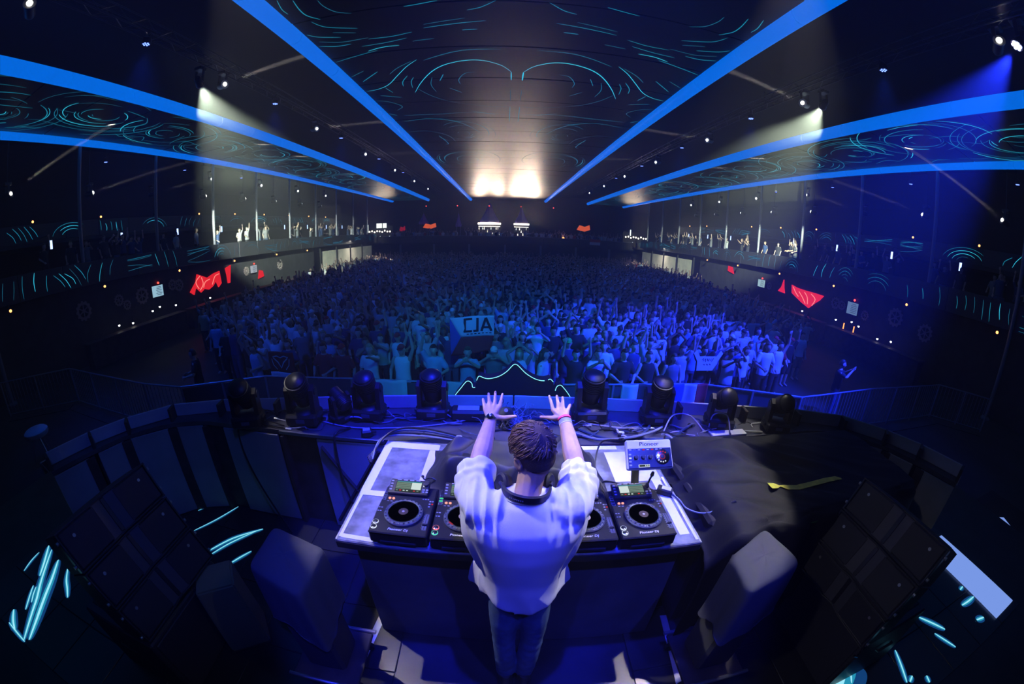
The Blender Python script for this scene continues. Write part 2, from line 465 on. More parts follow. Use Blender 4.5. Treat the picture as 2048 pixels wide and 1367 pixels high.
# ---------------------------------------------------------------- the two side balconies
UPV = Vector((0, 0, 1))
def band_graphic(mb, sx, X, y0, y1, z0, z1, seed, dens=1.0):
    """bundles of lit strokes on a balcony front (plane x = X, facing the hall)"""
    r = random.Random(seed)
    nrm = Vector((-sx, 0, 0))
    h = z1 - z0
    y = y0
    while y < y1:
        kind = r.random()
        w = r.uniform(1.2, 2.6)
        if kind < 0.4:      # steep strokes
            n = r.randint(3, 6)
            lean = r.uniform(-0.5, 0.5)
            for i in range(n):
                a = y + w * i / n
                za, zb = z0 + h * r.uniform(0, 0.25), z1 - h * r.uniform(0, 0.3)
                ribbon(mb, catmull([(X, a, za), (X, a + lean * 0.3 + r.uniform(-.05, .05), (za + zb) / 2), (X, a + lean, zb)], 5), r.uniform(0.014, 0.028), r.choice((0, 0, 1, 2)), nrm)
        elif kind < 0.75:   # nested arches
            for i in range(r.randint(2, 4)):
                a = w * (0.5 - 0.11 * i)
                if a < 0.1: continue
                q0, q1 = r.uniform(0.1, 1.1), r.uniform(2.0, 3.0)
                hh = h * (0.95 - 0.2 * i)
                pts = [(X, y + w / 2 + a * math.cos(q0 + (q1 - q0) * k / 12), z0 + hh * math.sin(q0 + (q1 - q0) * k / 12)) for k in range(13)]
                ribbon(mb, pts, r.uniform(0.013, 0.025), r.choice((0, 1, 1, 2)), nrm)
        else:               # long shallow sweeps
            for i in range(r.randint(3, 6)):
                za = z0 + h * r.uniform(0.1, 0.9)
                zb = min(max(za + h * r.uniform(-.5, .5), z0 + .03), z1 - .03)
                ribbon(mb, catmull([(X, y, za), (X, y + w * .5, (za + zb) / 2 + h * r.uniform(-.1, .1)), (X, y + w, zb)], 6), r.uniform(0.016, 0.03), r.choice((0, 1, 1)), nrm)
        y += w * r.uniform(0.85, 1.3) / dens
M_bluepole = mat('pole_paint', (0.22, 0.22, 0.26), 0.45, 0.2)
SIDE = {}
for sx, side in ((-1, 'left'), (1, 'right')):
    X = HX + sx * 17.2          # front plane of the balcony
    # balcony deck and its solid parapet
    struct(MB().box((HX + sx * 20.35, 24.6, 1.83), (6.1, 45, 0.16)).build('trim_balcony_deck_' + side, M_dark))
    f = thing('balcony_screen', 'long dark screen band of teal strokes on the front of the lower %s balcony' % side, 'screen', (X, 0, 2.2))
    n = 22
    L = 45.0 / n
    me = MB().box((sx * 0.09, 0, 0), (0.18, L - 0.02, 0.96), bev=0.01).mesh('fascia_panel', M_fascia)
    for k in range(n):
        put('panel', me, f, (0, 2.2 + L * (k + .5), 0))
    g = MB()
    band_graphic(g, sx, X - sx * 0.012, 2.4, 46.5, 1.78, 2.64, 11 if sx < 0 else 23)
    graphics(f, g)
    # upper band
    X2 = HX + sx * 20.2
    f = thing('balcony_screen', 'upper dark screen band with fainter teal strokes above the %s balcony' % side, 'screen', (X2, 0, 4.33))
    L = 40.0 / 20
    me = MB().box((sx * 0.09, 0, 0), (0.18, L - 0.02, 0.76), bev=0.01).mesh('fascia_panel', M_fascia)
    for k in range(20):
        put('panel', me, f, (0, 2.2 + L * (k + .5), 0))
    g = MB()
    band_graphic(g, sx, X2 - sx * 0.012, 2.4, 42, 3.98, 4.68, 31 if sx < 0 else 47, 0.8)
    graphics(f, g)
    struct(MB().box((HX + sx * 21.8, 24.6, 3.86), (3.2, 45, 0.16)).build('trim_upper_deck_' + side, M_dark))
    struct(MB().box((HX + sx * 22.0, 24.6, 5.6), (0.2, 45, 1.9)).build('trim_upper_wall_' + side, M_black))
    # wall under the balcony, with the bars in front of it
    struct(MB().box((HX + sx * 17.75, 16.9, 0.1), (0.2, 29.8, 3.3)).build('trim_bar_wall_' + side, M_dark))
    # poles
    me = MB().tube([(0, 0, 2.69), (0, 0, 9.0)], 0.085, 12).mesh('balcony_pole', M_bluepole, True)
    me_b = MB().lathe([(0.08, 2.682), (0.08, 2.70), (0.088, 2.73)], 12).mesh('pole_foot', M_bluepole, True)
    for k in range(9):
        y = 9.45 + 4.45 * k
        p = thing('balcony_pole', '%s slender steel pole from the %s stage end, standing on the %s balcony front' % (['first', 'second', 'third', 'fourth', 'fifth', 'sixth', 'seventh', 'eighth', 'ninth'][k], side, side), 'pole', (X - sx * -0.1, y, 0), group='balcony poles')
        put('shaft', me, p)
        put('foot', me_b, p)
    # hanging blue-white light bars and small lamps
    me_h = MB().box((0, 0, 0), (0.1, 0.16, 0.42), bev=0.015).box((0, 0, 0.3), (0.03, 0.03, 0.2)).mesh('housing', M_black)
    me_l = MB().box((-sx * 0.055, 0, 0), (0.02, 0.12, 0.36)).mesh('lit_face', G_bluewhite)
    for k in range(9 if sx < 0 else 8):
        p = thing('light_bar', 'short upright blue-white light bar hanging over the %s balcony, %s from the stage' % (side, ['first', 'second', 'third', 'fourth', 'fifth', 'sixth', 'seventh', 'eighth', 'ninth'][k]), 'lamp', (HX + sx * 19.0, 8.75 + 4.05 * k, 3.67), group='blue light bars')
        MB().tube([(0, 0, .39), (0, 0, .42), (sx * 1.25, 0, .42)], .015, 6).build('arm', M_black, p)
        put('housing', me_h, p); put('lit_face', me_l, p)
    me_h = MB().lathe([(0.05, -0.08), (0.08, -0.06), (0.08, 0.05), (0.05, 0.07)], 10).mesh('housing', M_black, True)
    me_l = MB().ball((-sx * 0.08, 0, -0.01), 0.055, 10, 6).mesh('bulb', G_amber)
    for k, y in enumerate((8.3, 12.15, 15.95, 19.7, 23.5, 27.3, 31.2, 35.0, 38.8)):
        p = thing('amber_lamp', 'small amber lamp on top of the upper %s balcony band, %s from the stage' % (side, ['first', 'second', 'third', 'fourth', 'fifth', 'sixth', 'seventh', 'eighth', 'ninth'][k]), 'lamp', (HX + sx * 19.95, y, 4.8), group='upper amber lamps')
        put('housing', me_h, p); put('bulb', me_l, p)
        MB().tube([(0, 0, -.05), (sx * .32, 0, -.1)], .018, 6).build('bracket', M_black, p)
    for k, y in enumerate((5.7, 10.2, 14.95, 19.7, 24.6, 29.3)):
        p = thing('amber_lamp', 'small amber lamp under the lower %s balcony band, %s from the stage' % (side, ['first', 'second', 'third', 'fourth', 'fifth', 'sixth'][k]), 'lamp', (X - sx * 0.2, y, 1.56), group='lower amber lamps')
        put('housing', me_h, p); put('bulb', me_l, p)
        MB().tube([(0, 0, .05), (sx * .06, 0, .14), (sx * .24, 0, .2)], .018, 6).build('bracket', M_black, p)
    # pale flats closing the far end below the balcony
    for k in range(4):
        y = 32.6 + 3.55 * k
        b = MB().box((0, 0, 0), (0.08, 3.3, 2.8), bev=0.01).build('pale_flat', M_tan, loc=(HX + sx * 17.35, y + 1.65, -0.14))
        tag(b, 'pale board flat under the far %s balcony, %s from the stage' % (side, ['first', 'second', 'third', 'last'][k]), 'panel', 'pale flats')
        struct(MB().box((HX + sx * 17.3, y - 0.12, -0.1), (0.16, 0.14, 3.3)).build('trim_flat_post_' + side, M_black))

# near right pole that runs on down past the balcony front to the floor
p = thing('tall_column', 'tall thin blue-lit pole nearest the stage at the right edge, reaching down past the balcony', 'pole', (17.28, 5.2, 0))
MB().tube([(0, 0, -1.55), (0, 0, 9.0)], 0.085, 12).build('shaft', M_bluepole, p, True)
MB().lathe([(0.2, -1.55), (0.2, -1.5), (0.12, -1.44)], 12).build('foot', M_bluepole, p, True)
p = thing('tall_column', 'tall thin pole nearest the stage at the left edge, in the dark beside the fence', 'pole', (-16.885, 4.9, 0))
MB().tube([(0, 0, -1.55), (0, 0, 9.0)], 0.085, 12).build('shaft', M_bluepole, p, True)
MB().lathe([(0.2, -1.55), (0.2, -1.5), (0.12, -1.44)], 12).build('foot', M_bluepole, p, True)

# ---------------------------------------------------------------- bars under the balconies: red backlit cut-outs, screens, gears
M_redcut = glow('red_backlit', (0.9, 0.02, 0.03), 0.9)
M_redhot = glow('red_backlit_core', (1.0, 0.25, 0.2), 1.3)
M_wood = mat('dark_wood', (0.06, 0.04, 0.035), 0.6, var=0.3, vscale=4)
M_gear = mat('gear_tin', (0.30, 0.24, 0.24), 0.6, 0.3)
def gear(x, sx, y, z, r, label, teeth=12, spokes=6):
    t = thing('gear_wheel', label, 'gear wheel', (x, y, z))
    mb = MB()
    n = teeth * 4
    ring = []
    for k in range(n):
        a = 2 * PI * k / n
        rr = r * (1.0 if k % 4 < 2 else 0.86)
        ring.append((rr * math.cos(a), rr * math.sin(a)))
    T = Matrix(((0, 0, 1, 0), (1, 0, 0, 0), (0, 1, 0, 0), (0, 0, 0, 1)))
    inn = [(0.62 * r * math.cos(2 * PI * k / n), 0.62 * r * math.sin(2 * PI * k / n)) for k in range(n)]
    vs = [(a, b, z_) for z_ in (-0.03, 0.03) for (a, b) in ring + inn]
    fs = []
    for k in range(n):
        l = (k + 1) % n
        fs += [(k, l, n + l, n + k), (2 * n + k, 3 * n + k, 3 * n + l, 2 * n + l), (k, 2 * n + k, 2 * n + l, l), (n + k, n + l, 3 * n + l, 3 * n + k)]
    mb.add(vs, fs, 0, T)
    mb.build('rim', M_gear, t)
    for k in range(spokes):
        MB().box((0, 0, r * 0.38), (0.04, r * 0.12, r * 0.56), M=Matrix.Rotation(2 * PI * k / spokes, 4, 'X')).build('spoke', M_gear, t)
    MB().lathe([(0, -0.032), (r * .2, -0.032), (r * .2, 0.032), (0, 0.032)], 12, 0, Matrix.Rotation(PI / 2, 4, 'Y')).build('hub', M_gear, t)
    return t
def cutout(x, sx, poly, label, holes=()):
    t = thing('red_cutout', label, 'wall decoration', (x, poly[0][0], poly[0][1]))
    T = Matrix(((0, 0, 1, 0), (1, 0, 0, -poly[0][0]), (0, 1, 0, -poly[0][1]), (0, 0, 0, 1)))
    MB().prism(poly, -0.04, 0.04, 0, T).build('glowing_sheet', M_redcut, t)
    for hh in holes:
        o = MB()
        o.tube([T @ Vector((a, b, -sx * 0.06)) for a, b in catmull([(p[0], p[1], 0) for p in hh], 4) and [(q.x, q.y) for q in catmull([(p[0], p[1], 0) for p in hh], 4)]], 0.025, 5)
        o.build('branch', M_redhot, t)
    return t
XL, XR = HX - 17.605, HX + 17.605
cutout(XL, -1, [(16.2, 0.22), (16.75, 0.72), (16.9, 1.12), (17.75, 0.8), (18.35, 0.98), (18.9, 1.06), (19.0, 0.3), (18.7, 0.1), (18.5, 0.5), (18.2, 0.25), (17.8, 0.1), (17.4, 0.2), (17.1, 0.05), (16.7, 0.4), (16.5, 0.02)],
       'glowing red bat-shaped cut-out on the bar wall under the left balcony', [[(16.9, .3), (16.7, .7), (17.1, 1.0)], [(17.3, .3), (17.5, .6), (17.9, .7)], [(18.1, .35), (18.4, .8), (18.8, .9)], [(17.0, .2), (17.3, .5), (17.2, .9)]])
cutout(XL, -1, [(19.5, 1.15), (20.05, 1.3), (19.95, 0.75), (19.85, 0.2), (19.65, 0.2), (19.6, 0.7)], 'narrow glowing red strip cut-out beside the larger red one, left bar wall')
cutout(XR, 1, [(16.2, 0.82), (16.9, 0.85), (17.9, 0.86), (18.6, 0.9), (19.1, 1.0), (19.0, 0.5), (18.5, 0.3), (18.0, 0.1), (17.3, -0.1), (16.8, 0.3), (16.5, 0.5)],
       'glowing red bowl-shaped cut-out on the bar wall under the right balcony', [[(17.0, .1), (16.8, .5), (17.2, .75)], [(17.4, .1), (17.5, .5), (17.8, .75)], [(17.6, .1), (17.9, .4), (18.3, .7)], [(18.3, .4), (18.6, .6), (18.9, .9)]])
cutout(XR, 1, [(19.7, 0.35), (20.4, 0.4), (20.1, 0.7), (19.95, 1.2), (19.85, 0.7)], 'small glowing red flame cut-out beside the red bowl, right bar wall')
cutout(XR, 1, [(26.0, 0.8), (26.9, 0.95), (26.9, 1.35), (26.3, 1.3)], 'small far red cut-out on the right bar wall')
cutout(XL, -1, [(23.0, 0.0), (23.7, 0.1), (23.6, 0.5), (23.2, 0.6)], 'small far red cut-out on the left bar wall')
M_scrframe = M_black
def tv(x, sx, y, z, w, h, lab, cols):
    t = thing('menu_screen', lab, 'screen', (x, y, z))
    MB().box((0, 0, 0), (0.06, w + 0.06, h + 0.06), bev=0.01).build('frame', M_scrframe, t)
    MB().box((-sx * 0.035, 0, 0), (0.01, w, h)).build('lit_panel', glow('menu_lit', cols, 0.9), t)
    r = random.Random(int(y * 10))
    for k in range(6):
        MB().box((-sx * 0.042, -sx * w * 0.12, h * (0.36 - 0.14 * k)), (0.006, w * r.uniform(.35, .6), h * 0.05)).build('menu_line', glow('menu_ink', (0.05, 0.1, 0.2), 0.6), t)
    l = MB().ball((-sx * 0.05, -sx * w * 0.1, h * 0.72), 0.06, 8, 5).build('red_lamp', G_red, t)
    return t
tv(XL + .0, -1, 13.8, 0.72, 0.75, 0.55, 'lit menu screen of pale text lines above the left bar', (0.35, 0.6, 0.75))
tv(XL + .0, -1, 22.5, 0.75, 0.75, 0.5, 'far lit menu screen above the left bar, past the red cut-outs', (0.5, 0.55, 0.6))
tv(XR - .0, 1, 22.3, 0.6, 0.8, 0.5, 'far lit menu screen above the right bar', (0.4, 0.6, 0.62))
tv(XR - .0, 1, 13.9, 0.6, 0.75, 0.62, 'near lit menu screen above the right bar', (0.12, 0.2, 0.35))
for (y, z, r, lab) in ((9.3, 0.72, .42, 'large dark gear wheel nearest the stage, left bar wall'), (12.75, 0.68, .42, 'gear wheel next to the lit menu screen, left bar wall'), (11.3, 0.75, .28, 'small gear wheel, middle of the left bar wall'), (11.75, 0.45, .24, 'lowest small gear wheel on the left bar wall'),
                       (14.9, 0.85, .3, 'gear wheel just past the menu screen, left bar wall'), (15.4, 0.75, .34, 'gear wheel beside the red bat cut-out'), (21.7, 0.7, .3, 'gear wheel by the far menu screen, left bar wall'), (26.0, 0.7, .4, 'farthest gear wheel on the left bar wall')):
    gear(XL - .012, -1, y, z, r, lab)
for (y, z, r, lab) in ((15.2, 0.62, .34, 'gear wheel near the red bowl, right bar wall'), (14.7, .6, .26, 'half-hidden gear wheel by the near menu screen, right bar wall'), (13.0, 0.45, .26, 'small gear wheel under the near menu screen'), (11.1, 0.8, .45, 'large gear wheel, middle of the right bar wall'), (9.3, 0.55, .4, 'gear wheel nearest the stage, right bar wall'), (21.4, .55, .25, 'gear wheel by the far menu screen, right bar wall')):
    gear(XR + .012, 1, y, z, r, lab)
for sx, X, side in ((-1, XL, 'left'), (1, XR, 'right')):
    for k in range(3):
        t = thing('bar_counter', 'dark bar counter along the %s wall, %s from the stage' % (side, ['nearest', 'second', 'farthest'][k]), 'bar counter', (X - sx * 1.0, 11.5 + 6.4 * k, FZ), group='bar counters')
        MB().box((0, 0, 0.52), (0.5, 5.8, 1.04), bev=0.01).build('front', M_wood, t)
        MB().box((-sx * .04, 0, 1.07), (0.66, 6.0, 0.06), bev=0.015).build('worktop', M_wood, t)
    me_l = MB().ball((0, 0, 0), 0.05, 8, 5).mesh('bulb', G_white)
    me_h = MB().tube([(0, 0, 0.03), (0, 0, 0.3)], 0.012, 6).lathe([(0.06, 0.03), (0.03, 0.1), (0.015, 0.12)], 8).mesh('shade', M_black)
    for k, (y, z) in enumerate(((12.6, -0.05), (14.2, -0.1), (13.1, 0.05), (16.9, -0.25), (10.5, -.2), (11.3, -.3))):
        t = thing('bar_lamp', 'tiny white lamp over the %s bar counter, %s' % (side, ['under the gear wheel', 'past the menu screen', 'under the menu screen', 'below the red cut-out', 'nearest the stage', 'second nearest the stage'][k]), 'lamp', (X - sx * 0.9, y, z), group='bar lamps')
        put('bulb', me_l, t); put('shade', me_h, t)
for y, lab in ((13.5, 'farther of two upright orange light tubes on the right bar'), (12.8, 'nearer of two upright orange light tubes on the right bar')):
    t = thing('orange_tube', lab, 'lamp', (XR - 1.0, y, FZ + 1.1))
    MB().tube([(0, 0, 0.02), (0, 0, 0.34)], 0.03, 8).build('lit_tube', glow('orange', (1, .25, .05), 3), t)
    MB().lathe([(0.05, 0), (0.05, 0.03), (0.03, 0.04)], 10).build('foot', M_black, t)

# ---------------------------------------------------------------- the back mezzanine
YB = 52.0
struct(MB().box((HX, YB + 4.4, 1.25), (36, 8.8, 0.2)).build('trim_mezzanine_deck', M_dark))
f = thing('mezzanine_parapet', 'dark blue parapet along the front of the back mezzanine', 'parapet', (HX, YB, 1.8))
for k in range(14):
    MB().box((-16.25 + 2.5 * k, 0, 0), (2.46, 0.1, 0.95), bev=0.01).build('panel', M_fascia, f)
MB().box((0, 0, 0.5), (35, 0.14, 0.05)).build('handrail', M_steel, f)
me = MB().box((0, 0, 0), (0.26, 0.26, 2.7), bev=0.02).mesh('mezzanine_post', M_bluepole)
for k, x in enumerate((-14.84, -10, -5.06, -0.1, 4.84, 9.8, 14.65)):
    o = put('mezzanine_post', me, None, (x, YB + .3, FZ + 1.35))
    tag(o, 'square post under the back mezzanine, %s from the left' % ['first', 'second', 'third', 'middle', 'fifth', 'sixth', 'last'][k], 'post', 'mezzanine posts')
struct(MB().box((HX, YB + 5, -0.1), (36, 0.2, 2.9)).build('trim_mezzanine_wall', M_black))
M_tent = mat('tent_violet', (0.35, 0.22, 0.75), 0.8)
def tent(x, z0, w, h, label, y=56.5, legs=True):
    t = thing('pointed_tent', label, 'tent', (x, y, z0))
    MB().lathe([(w / 2, 0), (w * .36, h * .22), (w * .2, h * .55), (w * .06, h * .93), (0, h)], 8).build('canopy', M_tent, t)
    MB().lathe([(w * .5, -0.35), (w * .52, -0.18), (w * .5, 0)], 8).build('valance', M_tent, t)
    MB().tube([(0, 0, h * .95), (0, 0, h * 1.12)], 0.03, 6).build('finial', M_steel, t)
    for k in range(4 if legs else 0):
        a = PI / 4 + PI / 2 * k
        MB().tube([(w * .44 * math.cos(a), w * .44 * math.sin(a), 1.35 - z0), (w * .44 * math.cos(a), w * .44 * math.sin(a), -0.1)], 0.04, 6).build('leg', M_steel, t)
tent(-2.45, 4.62, 2.7, 2.6, 'larger violet pointed tent over the left bright kiosk', 55.4, False)
tent(2.2, 4.62, 1.8, 2.0, 'smaller violet pointed tent over the right bright kiosk', 55.4, False)
tent(-12.4, 4.4, 1.5, 1.3, 'small violet tent far left on the mezzanine')
tent(-7.1, 4.0, 0.9, 1.7, 'narrow violet tent left of the bright kiosks')
G_kiosk = glow('kiosk_light', (1.0, 0.9, 0.72), 3.0)
G_kioskw = glow('kiosk_white', (0.9, 1.0, 0.92), 1.5)
def kiosk(x, w, label, y=55.2, z=1.35):
    t = thing('bar_kiosk', label, 'kiosk', (x, y, z))
    MB().box((0, 0.3, .5), (w, 0.6, 1.0), bev=0.02).build('counter', M_wood, t)
    MB().box((0, 0.9, 1.3), (w, 0.1, 2.6)).build('back_board', M_dark, t)
    MB().box((0, -.05, 2.75), (w * 1.02, 0.12, 0.28), bev=0.02).build('lit_canopy', G_kiosk, t)
    MB().box((0, 0.1, 2.35), (w * .95, 0.06, 0.1)).build('lit_strip', G_kiosk, t)
    r = random.Random(int(x * 10))
    for k in range(int(w * 4)):
        px = -w / 2 + (k + .5) / 4
        MB().lathe([(.05, 0), (.05, .2), (.02, .28), (.02, .36)], 6).build('lit_bottle', G_kioskw if r.random() < .6 else G_kiosk, t, loc=(px, 0.8, r.choice((1.1, 1.5, 1.9))))
    for k in (-1, 1):
        MB().box((k * w * .5, .4, 1.3), (0.1, 0.1, 2.6)).build('post', M_black, t)
kiosk(-2.45, 3.3, 'wide bright kiosk under the larger violet tent')
kiosk(2.2, 2.2, 'narrow bright kiosk under the smaller violet tent')
for x, lab in ((-18.6, 'bright kiosk with round cream lanterns at the left end of the mezzanine'), (19.2, 'bright kiosk with cream lanterns at the right end of the mezzanine')):
    t = thing('lantern_kiosk', lab, 'kiosk', (x, 54.2, 1.35))
    MB().box((0, .3, .5), (3.6, .5, 1.0), bev=.02).build('counter', M_wood, t)
    MB().box((0, .9, 1.3), (3.6, .1, 2.6)).build('back_board', M_dark, t)
    for k in range(9):
        MB().ball((-1.6 + .4 * k, 0, 1.75 + .1 * math.sin(k * 2.3)), .13, 8, 6).build('lantern', G_kiosk, t)
    if x < 0:
        MB().box((-.1, .1, 2.6), (.85, .06, .7), bev=.01).build('lit_screen', G_kioskw, t)
        MB().box((.75, .1, 2.6), (.6, .06, .7), bev=.01).build('lit_screen', G_kioskw, t)
        MB().box((-1.9, 0, 2.2), (.2, .1, 1.2)).build('lit_post', G_kioskw, t)
    else:
        MB().box((-.9, 0, 2.4), (.14, .1, .9)).build('lit_post', G_kioskw, t)
    for k in range(6):
        MB().box((-1.2 + .5 * k, .8, .6 + .1 * (k % 3)), (.1, .05, .5)).build('lit_bottle', G_kioskw, t)
G_orange = glow('orange_sign', (1.0, 0.14, 0.03), 0.7)
def signsheet(x, z, w, h, label, m):
    t = thing('glowing_banner', label, 'banner', (x, 54.6, z))
    MB().prism([(-w / 2, -h * .3), (w * .1, -h * .5), (w / 2, -h * .2), (w * .45, h * .5), (w * .1, h * .2), (-w * .3, h * .4)], -.03, .03, 0, Matrix.Rotation(PI / 2, 4, 'X')).build('sheet', m, t)
    MB().tube([(-w / 2, 0.05, 1.36 - z), (-w / 2, .05, h * .6)], .03, 6).build('post', M_black, t)
signsheet(-11.1, 3.75, 2.0, .85, 'orange-red glowing banner on the left half of the mezzanine', G_orange)
signsheet(11.2, 3.95, 2.0, 1.0, 'orange-red glowing banner on the right half of the mezzanine', G_orange)
signsheet(-15.2, 3.4, .9, .9, 'small red glowing banner far left on the mezzanine', glow('dim_red', (.6, .01, .02), .4))
t = thing('red_white_flag', 'small red and white flag hung over the mezzanine parapet', 'flag', (12.4, YB - .08, 2.0))
MB().box((0, 0, .2), (1.5, .02, .4)).build('red_half', mat('flag_red', (.6, .03, .03), .8), t)
MB().box((0, 0, -.2), (1.5, .02, .4)).build('white_half', mat('flag_white', (.7, .7, .7), .8), t)
me_h = MB().lathe([(0.06, -0.08), (0.1, -0.06), (0.1, 0.05), (0.05, 0.07)], 10).mesh('housing', M_black, True)
me_l = MB().ball((0, -.09, -0.01), 0.085, 10, 6).mesh('bulb', G_red)
for k, x in enumerate((-11.7, -7.1, -2.5, 2.05, 6.75)):
    p = thing('red_lamp', 'red lamp in the row high on the back wall, %s from the left' % ['first', 'second', 'third', 'fourth', 'fifth'][k], 'lamp', (x, 55.0, 6.67), group='red lamps on the back wall')
    put('housing', me_h, p); put('bulb', me_l, p)
    MB().tube([(0, 0, .06), (0, 0, 2.3)], .02, 6).build('stem', M_black, p)
t = thing('floor_lamp', 'round orange lamp on the mezzanine edge right of the kiosks', 'lamp', (8.0, 52.6, 1.36))
MB().ball((0, 0, .9), .2, 10, 8).build('globe', G_amber, t)
MB().tube([(0, 0, 0), (0, 0, .75)], .03, 6).build('stem', M_black, t)

# ================================================================ STAGE
ORD = ['first', 'second', 'third', 'fourth', 'fifth', 'sixth', 'seventh', 'eighth', 'ninth', 'tenth', 'eleventh', 'twelfth']
M_deck = mat('stage_black', (0.03, 0.03, 0.036), 0.35, var=0.3, vscale=3, spec=0.4)
M_ledfl = mat('led_floor_glass', (0.03, 0.03, 0.036), 0.28, spec=0.5)
M_ply = mat('painted_plywood', (0.36, 0.37, 0.40), 0.65, var=0.12, vscale=3, bump=0.05, bscale=30)
M_board = mat('white_board', (0.62, 0.62, 0.66), 0.6, var=0.08, vscale=5)
M_rib = mat('rib_timber', (0.05, 0.04, 0.04), 0.7, var=0.3)
M_plast = mat('black_plastic', (0.022, 0.022, 0.025), 0.42)
M_plast2 = mat('black_satin', (0.03, 0.03, 0.034), 0.3)
M_rubber = mat('rubber', (0.015, 0.015, 0.016), 0.6)
M_alu = mat('aluminium', (0.6, 0.6, 0.62), 0.3, 0.9)
M_tape = mat('white_tape', (0.78, 0.78, 0.8), 0.7, bump=0.05, bscale=60)
M_chrome = mat('chrome', (0.8, 0.8, 0.82), 0.12, 1.0)

# deck of the stage, in two slabs so the booth stands on it
struct(MB().box((0.1, -2.6, -0.08), (12.4, 12.0, 0.16)).build('floor_stage', M_deck))
struct(MB().box((0.1, -2.6, -0.85), (12.2, 11.8, 1.38)).build('trim_stage_body', M_black))
# LED floor panels, each half a metre square
me = MB().box((0, 0, 0.0), (0.494, 0.494, 0.012), bev=0.004).mesh('led_floor_panel', M_ledfl)
fl = thing('led_floor', 'black LED floor panels of the stage with teal light strokes in places', 'floor screen', (0, 0, 0))
for ix in range(-9, 10):
    for iy in range(0, 5):
        if abs(ix) < 2: continue
        put('panel', me, fl, (ix * 0.5 + 0.1, iy * 0.5 + 0.32, 0.007))
g = MB()
FLOOR_STROKES = [(0.1,[(-4.39,0.97),(-4.11,0.64),(-3.95,0.47),(-3.85,0.34),(-3.66,0.09)]),(0.09,[(-4.49,0.99),(-4.31,0.81),(-4.18,0.66)]),(0.12,[(-4.16,0.92),(-4.0,0.72),(-3.88,0.54),(-3.73,0.32),(-3.61,0.13)]),(0.05,[(-4.04,0.78),(-3.93,0.61),(-3.83,0.45),(-3.75,0.33)]),(0.04,[(-4.52,0.86),(-4.5,0.73),(-4.45,0.59)]),(0.05,[(-4.14,0.54),(-4.05,0.43),(-3.95,0.31)]),(0.05,[(-4.09,0.55),(-4.03,0.47),(-3.96,0.4)]),(0.06,[(-3.94,0.91),(-3.82,0.8),(-3.71,0.73),(-3.61,0.66)]),(0.08,[(-4.09,0.23),(-3.97,0.15),(-3.85,0.1)]),(0.04,[(-4.0,0.11),(-3.83,0.1),(-3.64,0.09)]),(0.03,[(-2.65,2.38),(-2.77,2.13),(-2.91,1.91)]),(0.02,[(-3.0,2.3),(-3.07,2.18)]),(0.05,[(-2.2,2.16),(-2.43,1.96),(-2.58,1.73)]),(0.04,[(-2.24,2.13),(-2.42,1.9),(-2.53,1.7)]),(0.04,[(-2.16,1.87),(-2.23,1.76),(-2.28,1.67)]),(0.07,[(4.05,0.49),(4.18,0.48),(4.31,0.48)]),(0.05,[(4.22,0.63),(4.3,0.64)]),(0.07,[(4.06,0.28),(4.18,0.25)]),(0.07,[(3.43,0.65),(3.52,0.53),(3.6,0.41)]),(0.05,[(3.45,0.44),(3.5,0.33),(3.55,0.22)]),(0.06,[(3.24,0.71),(3.25,0.67)]),(0.05,[(2.93,0.52),(2.89,0.41),(2.85,0.31),(2.82,0.24)]),(0.05,[(3.04,0.19),(3.02,0.13)]),(0.05,[(2.91,0.26),(2.85,0.23)]),(0.34,[(2.42,0.66),(2.36,.6),(2.2,0.46)]),(0.06,[(2.45,0.61),(2.36,0.47)]),(0.06,[(2.24,0.61),(2.17,0.56)])]
UPN = Vector((0, 0, 1))
for w, L in FLOOR_STROKES:
    pts = catmull([(x, y, 0.018) for x, y in L], 6)
    ribbon(g, pts, w * 1.3, 1, UPN)
    ribbon(g, [p + UPN * .002 for p in pts], w * 0.7, 0, UPN)
    ribbon(g, [p + UPN * .004 for p in pts], w * 0.25, 2, UPN)
o = g.build('light_stroke', [glow('floor_teal', (0.02, 0.32, 0.5), 0.9), glow('floor_blue', (0.01, 0.09, 0.32), 0.55), glow('floor_cyan', (0.35, 0.85, 1.0), 1.0)], fl)
tag(o, kind='stuff')
G_strip = glow('led_strip_white', (0.24, 0.40, 1.0), 0.8)
def ledstrip(name_lab, c, d, n, rz=0.0):
    t = thing('white_floor_strip', name_lab, 'light strip', c, rz)
    for k in range(n):
        MB().box((0, -d[1] / 2 + d[1] * (k + .5) / n, 0), (d[0], d[1] / n - 0.0015, 0.02), bev=0.003).build('lit_panel', G_strip, t)
ledstrip('bright blue-white lit strip on the stage floor behind the right speaker stack', (4.55, 0.72, 0.024), (0.44, 1.14, 0.02), 5)
t = thing('white_floor_strip', 'small bright blue-white strip in the dark at the far right edge', 'light strip', (9.5, 1.8, -1.48), -0.5)
MB().box((0, 0, 0), (1.3, 0.25, 0.02)).box((0, 0, -.03), (1.36, .3, .06)).build('lit_panel', G_strip, t)
struct(MB().box((9.5, 1.8, -1.53), (3.4, 1.2, 0.04)).build('trim_side_floor', M_black))

# strips of white tape on the stage floor beside the performer
for (x0, y0, x1, y1, lab) in ((-0.83, 1.5, -0.99, 0.4, 'white tape line on the stage floor left of the performer'), (1.19, 1.48, 1.08, 0.3, 'white tape line on the stage floor right of the performer')):
    a, b = Vector((x0, y0, 0)), Vector((x1, y1, 0))
    d = (b - a)
    o = MB().box((0, 0, 0), (0.05, d.length, 0.004)).build('floor_tape', M_tape, loc=((x0 + x1) / 2, (y0 + y1) / 2, 0.0155))
    o.rotation_euler = (0, 0, math.atan2(-d.x, d.y))
    tag(o, lab, 'tape')

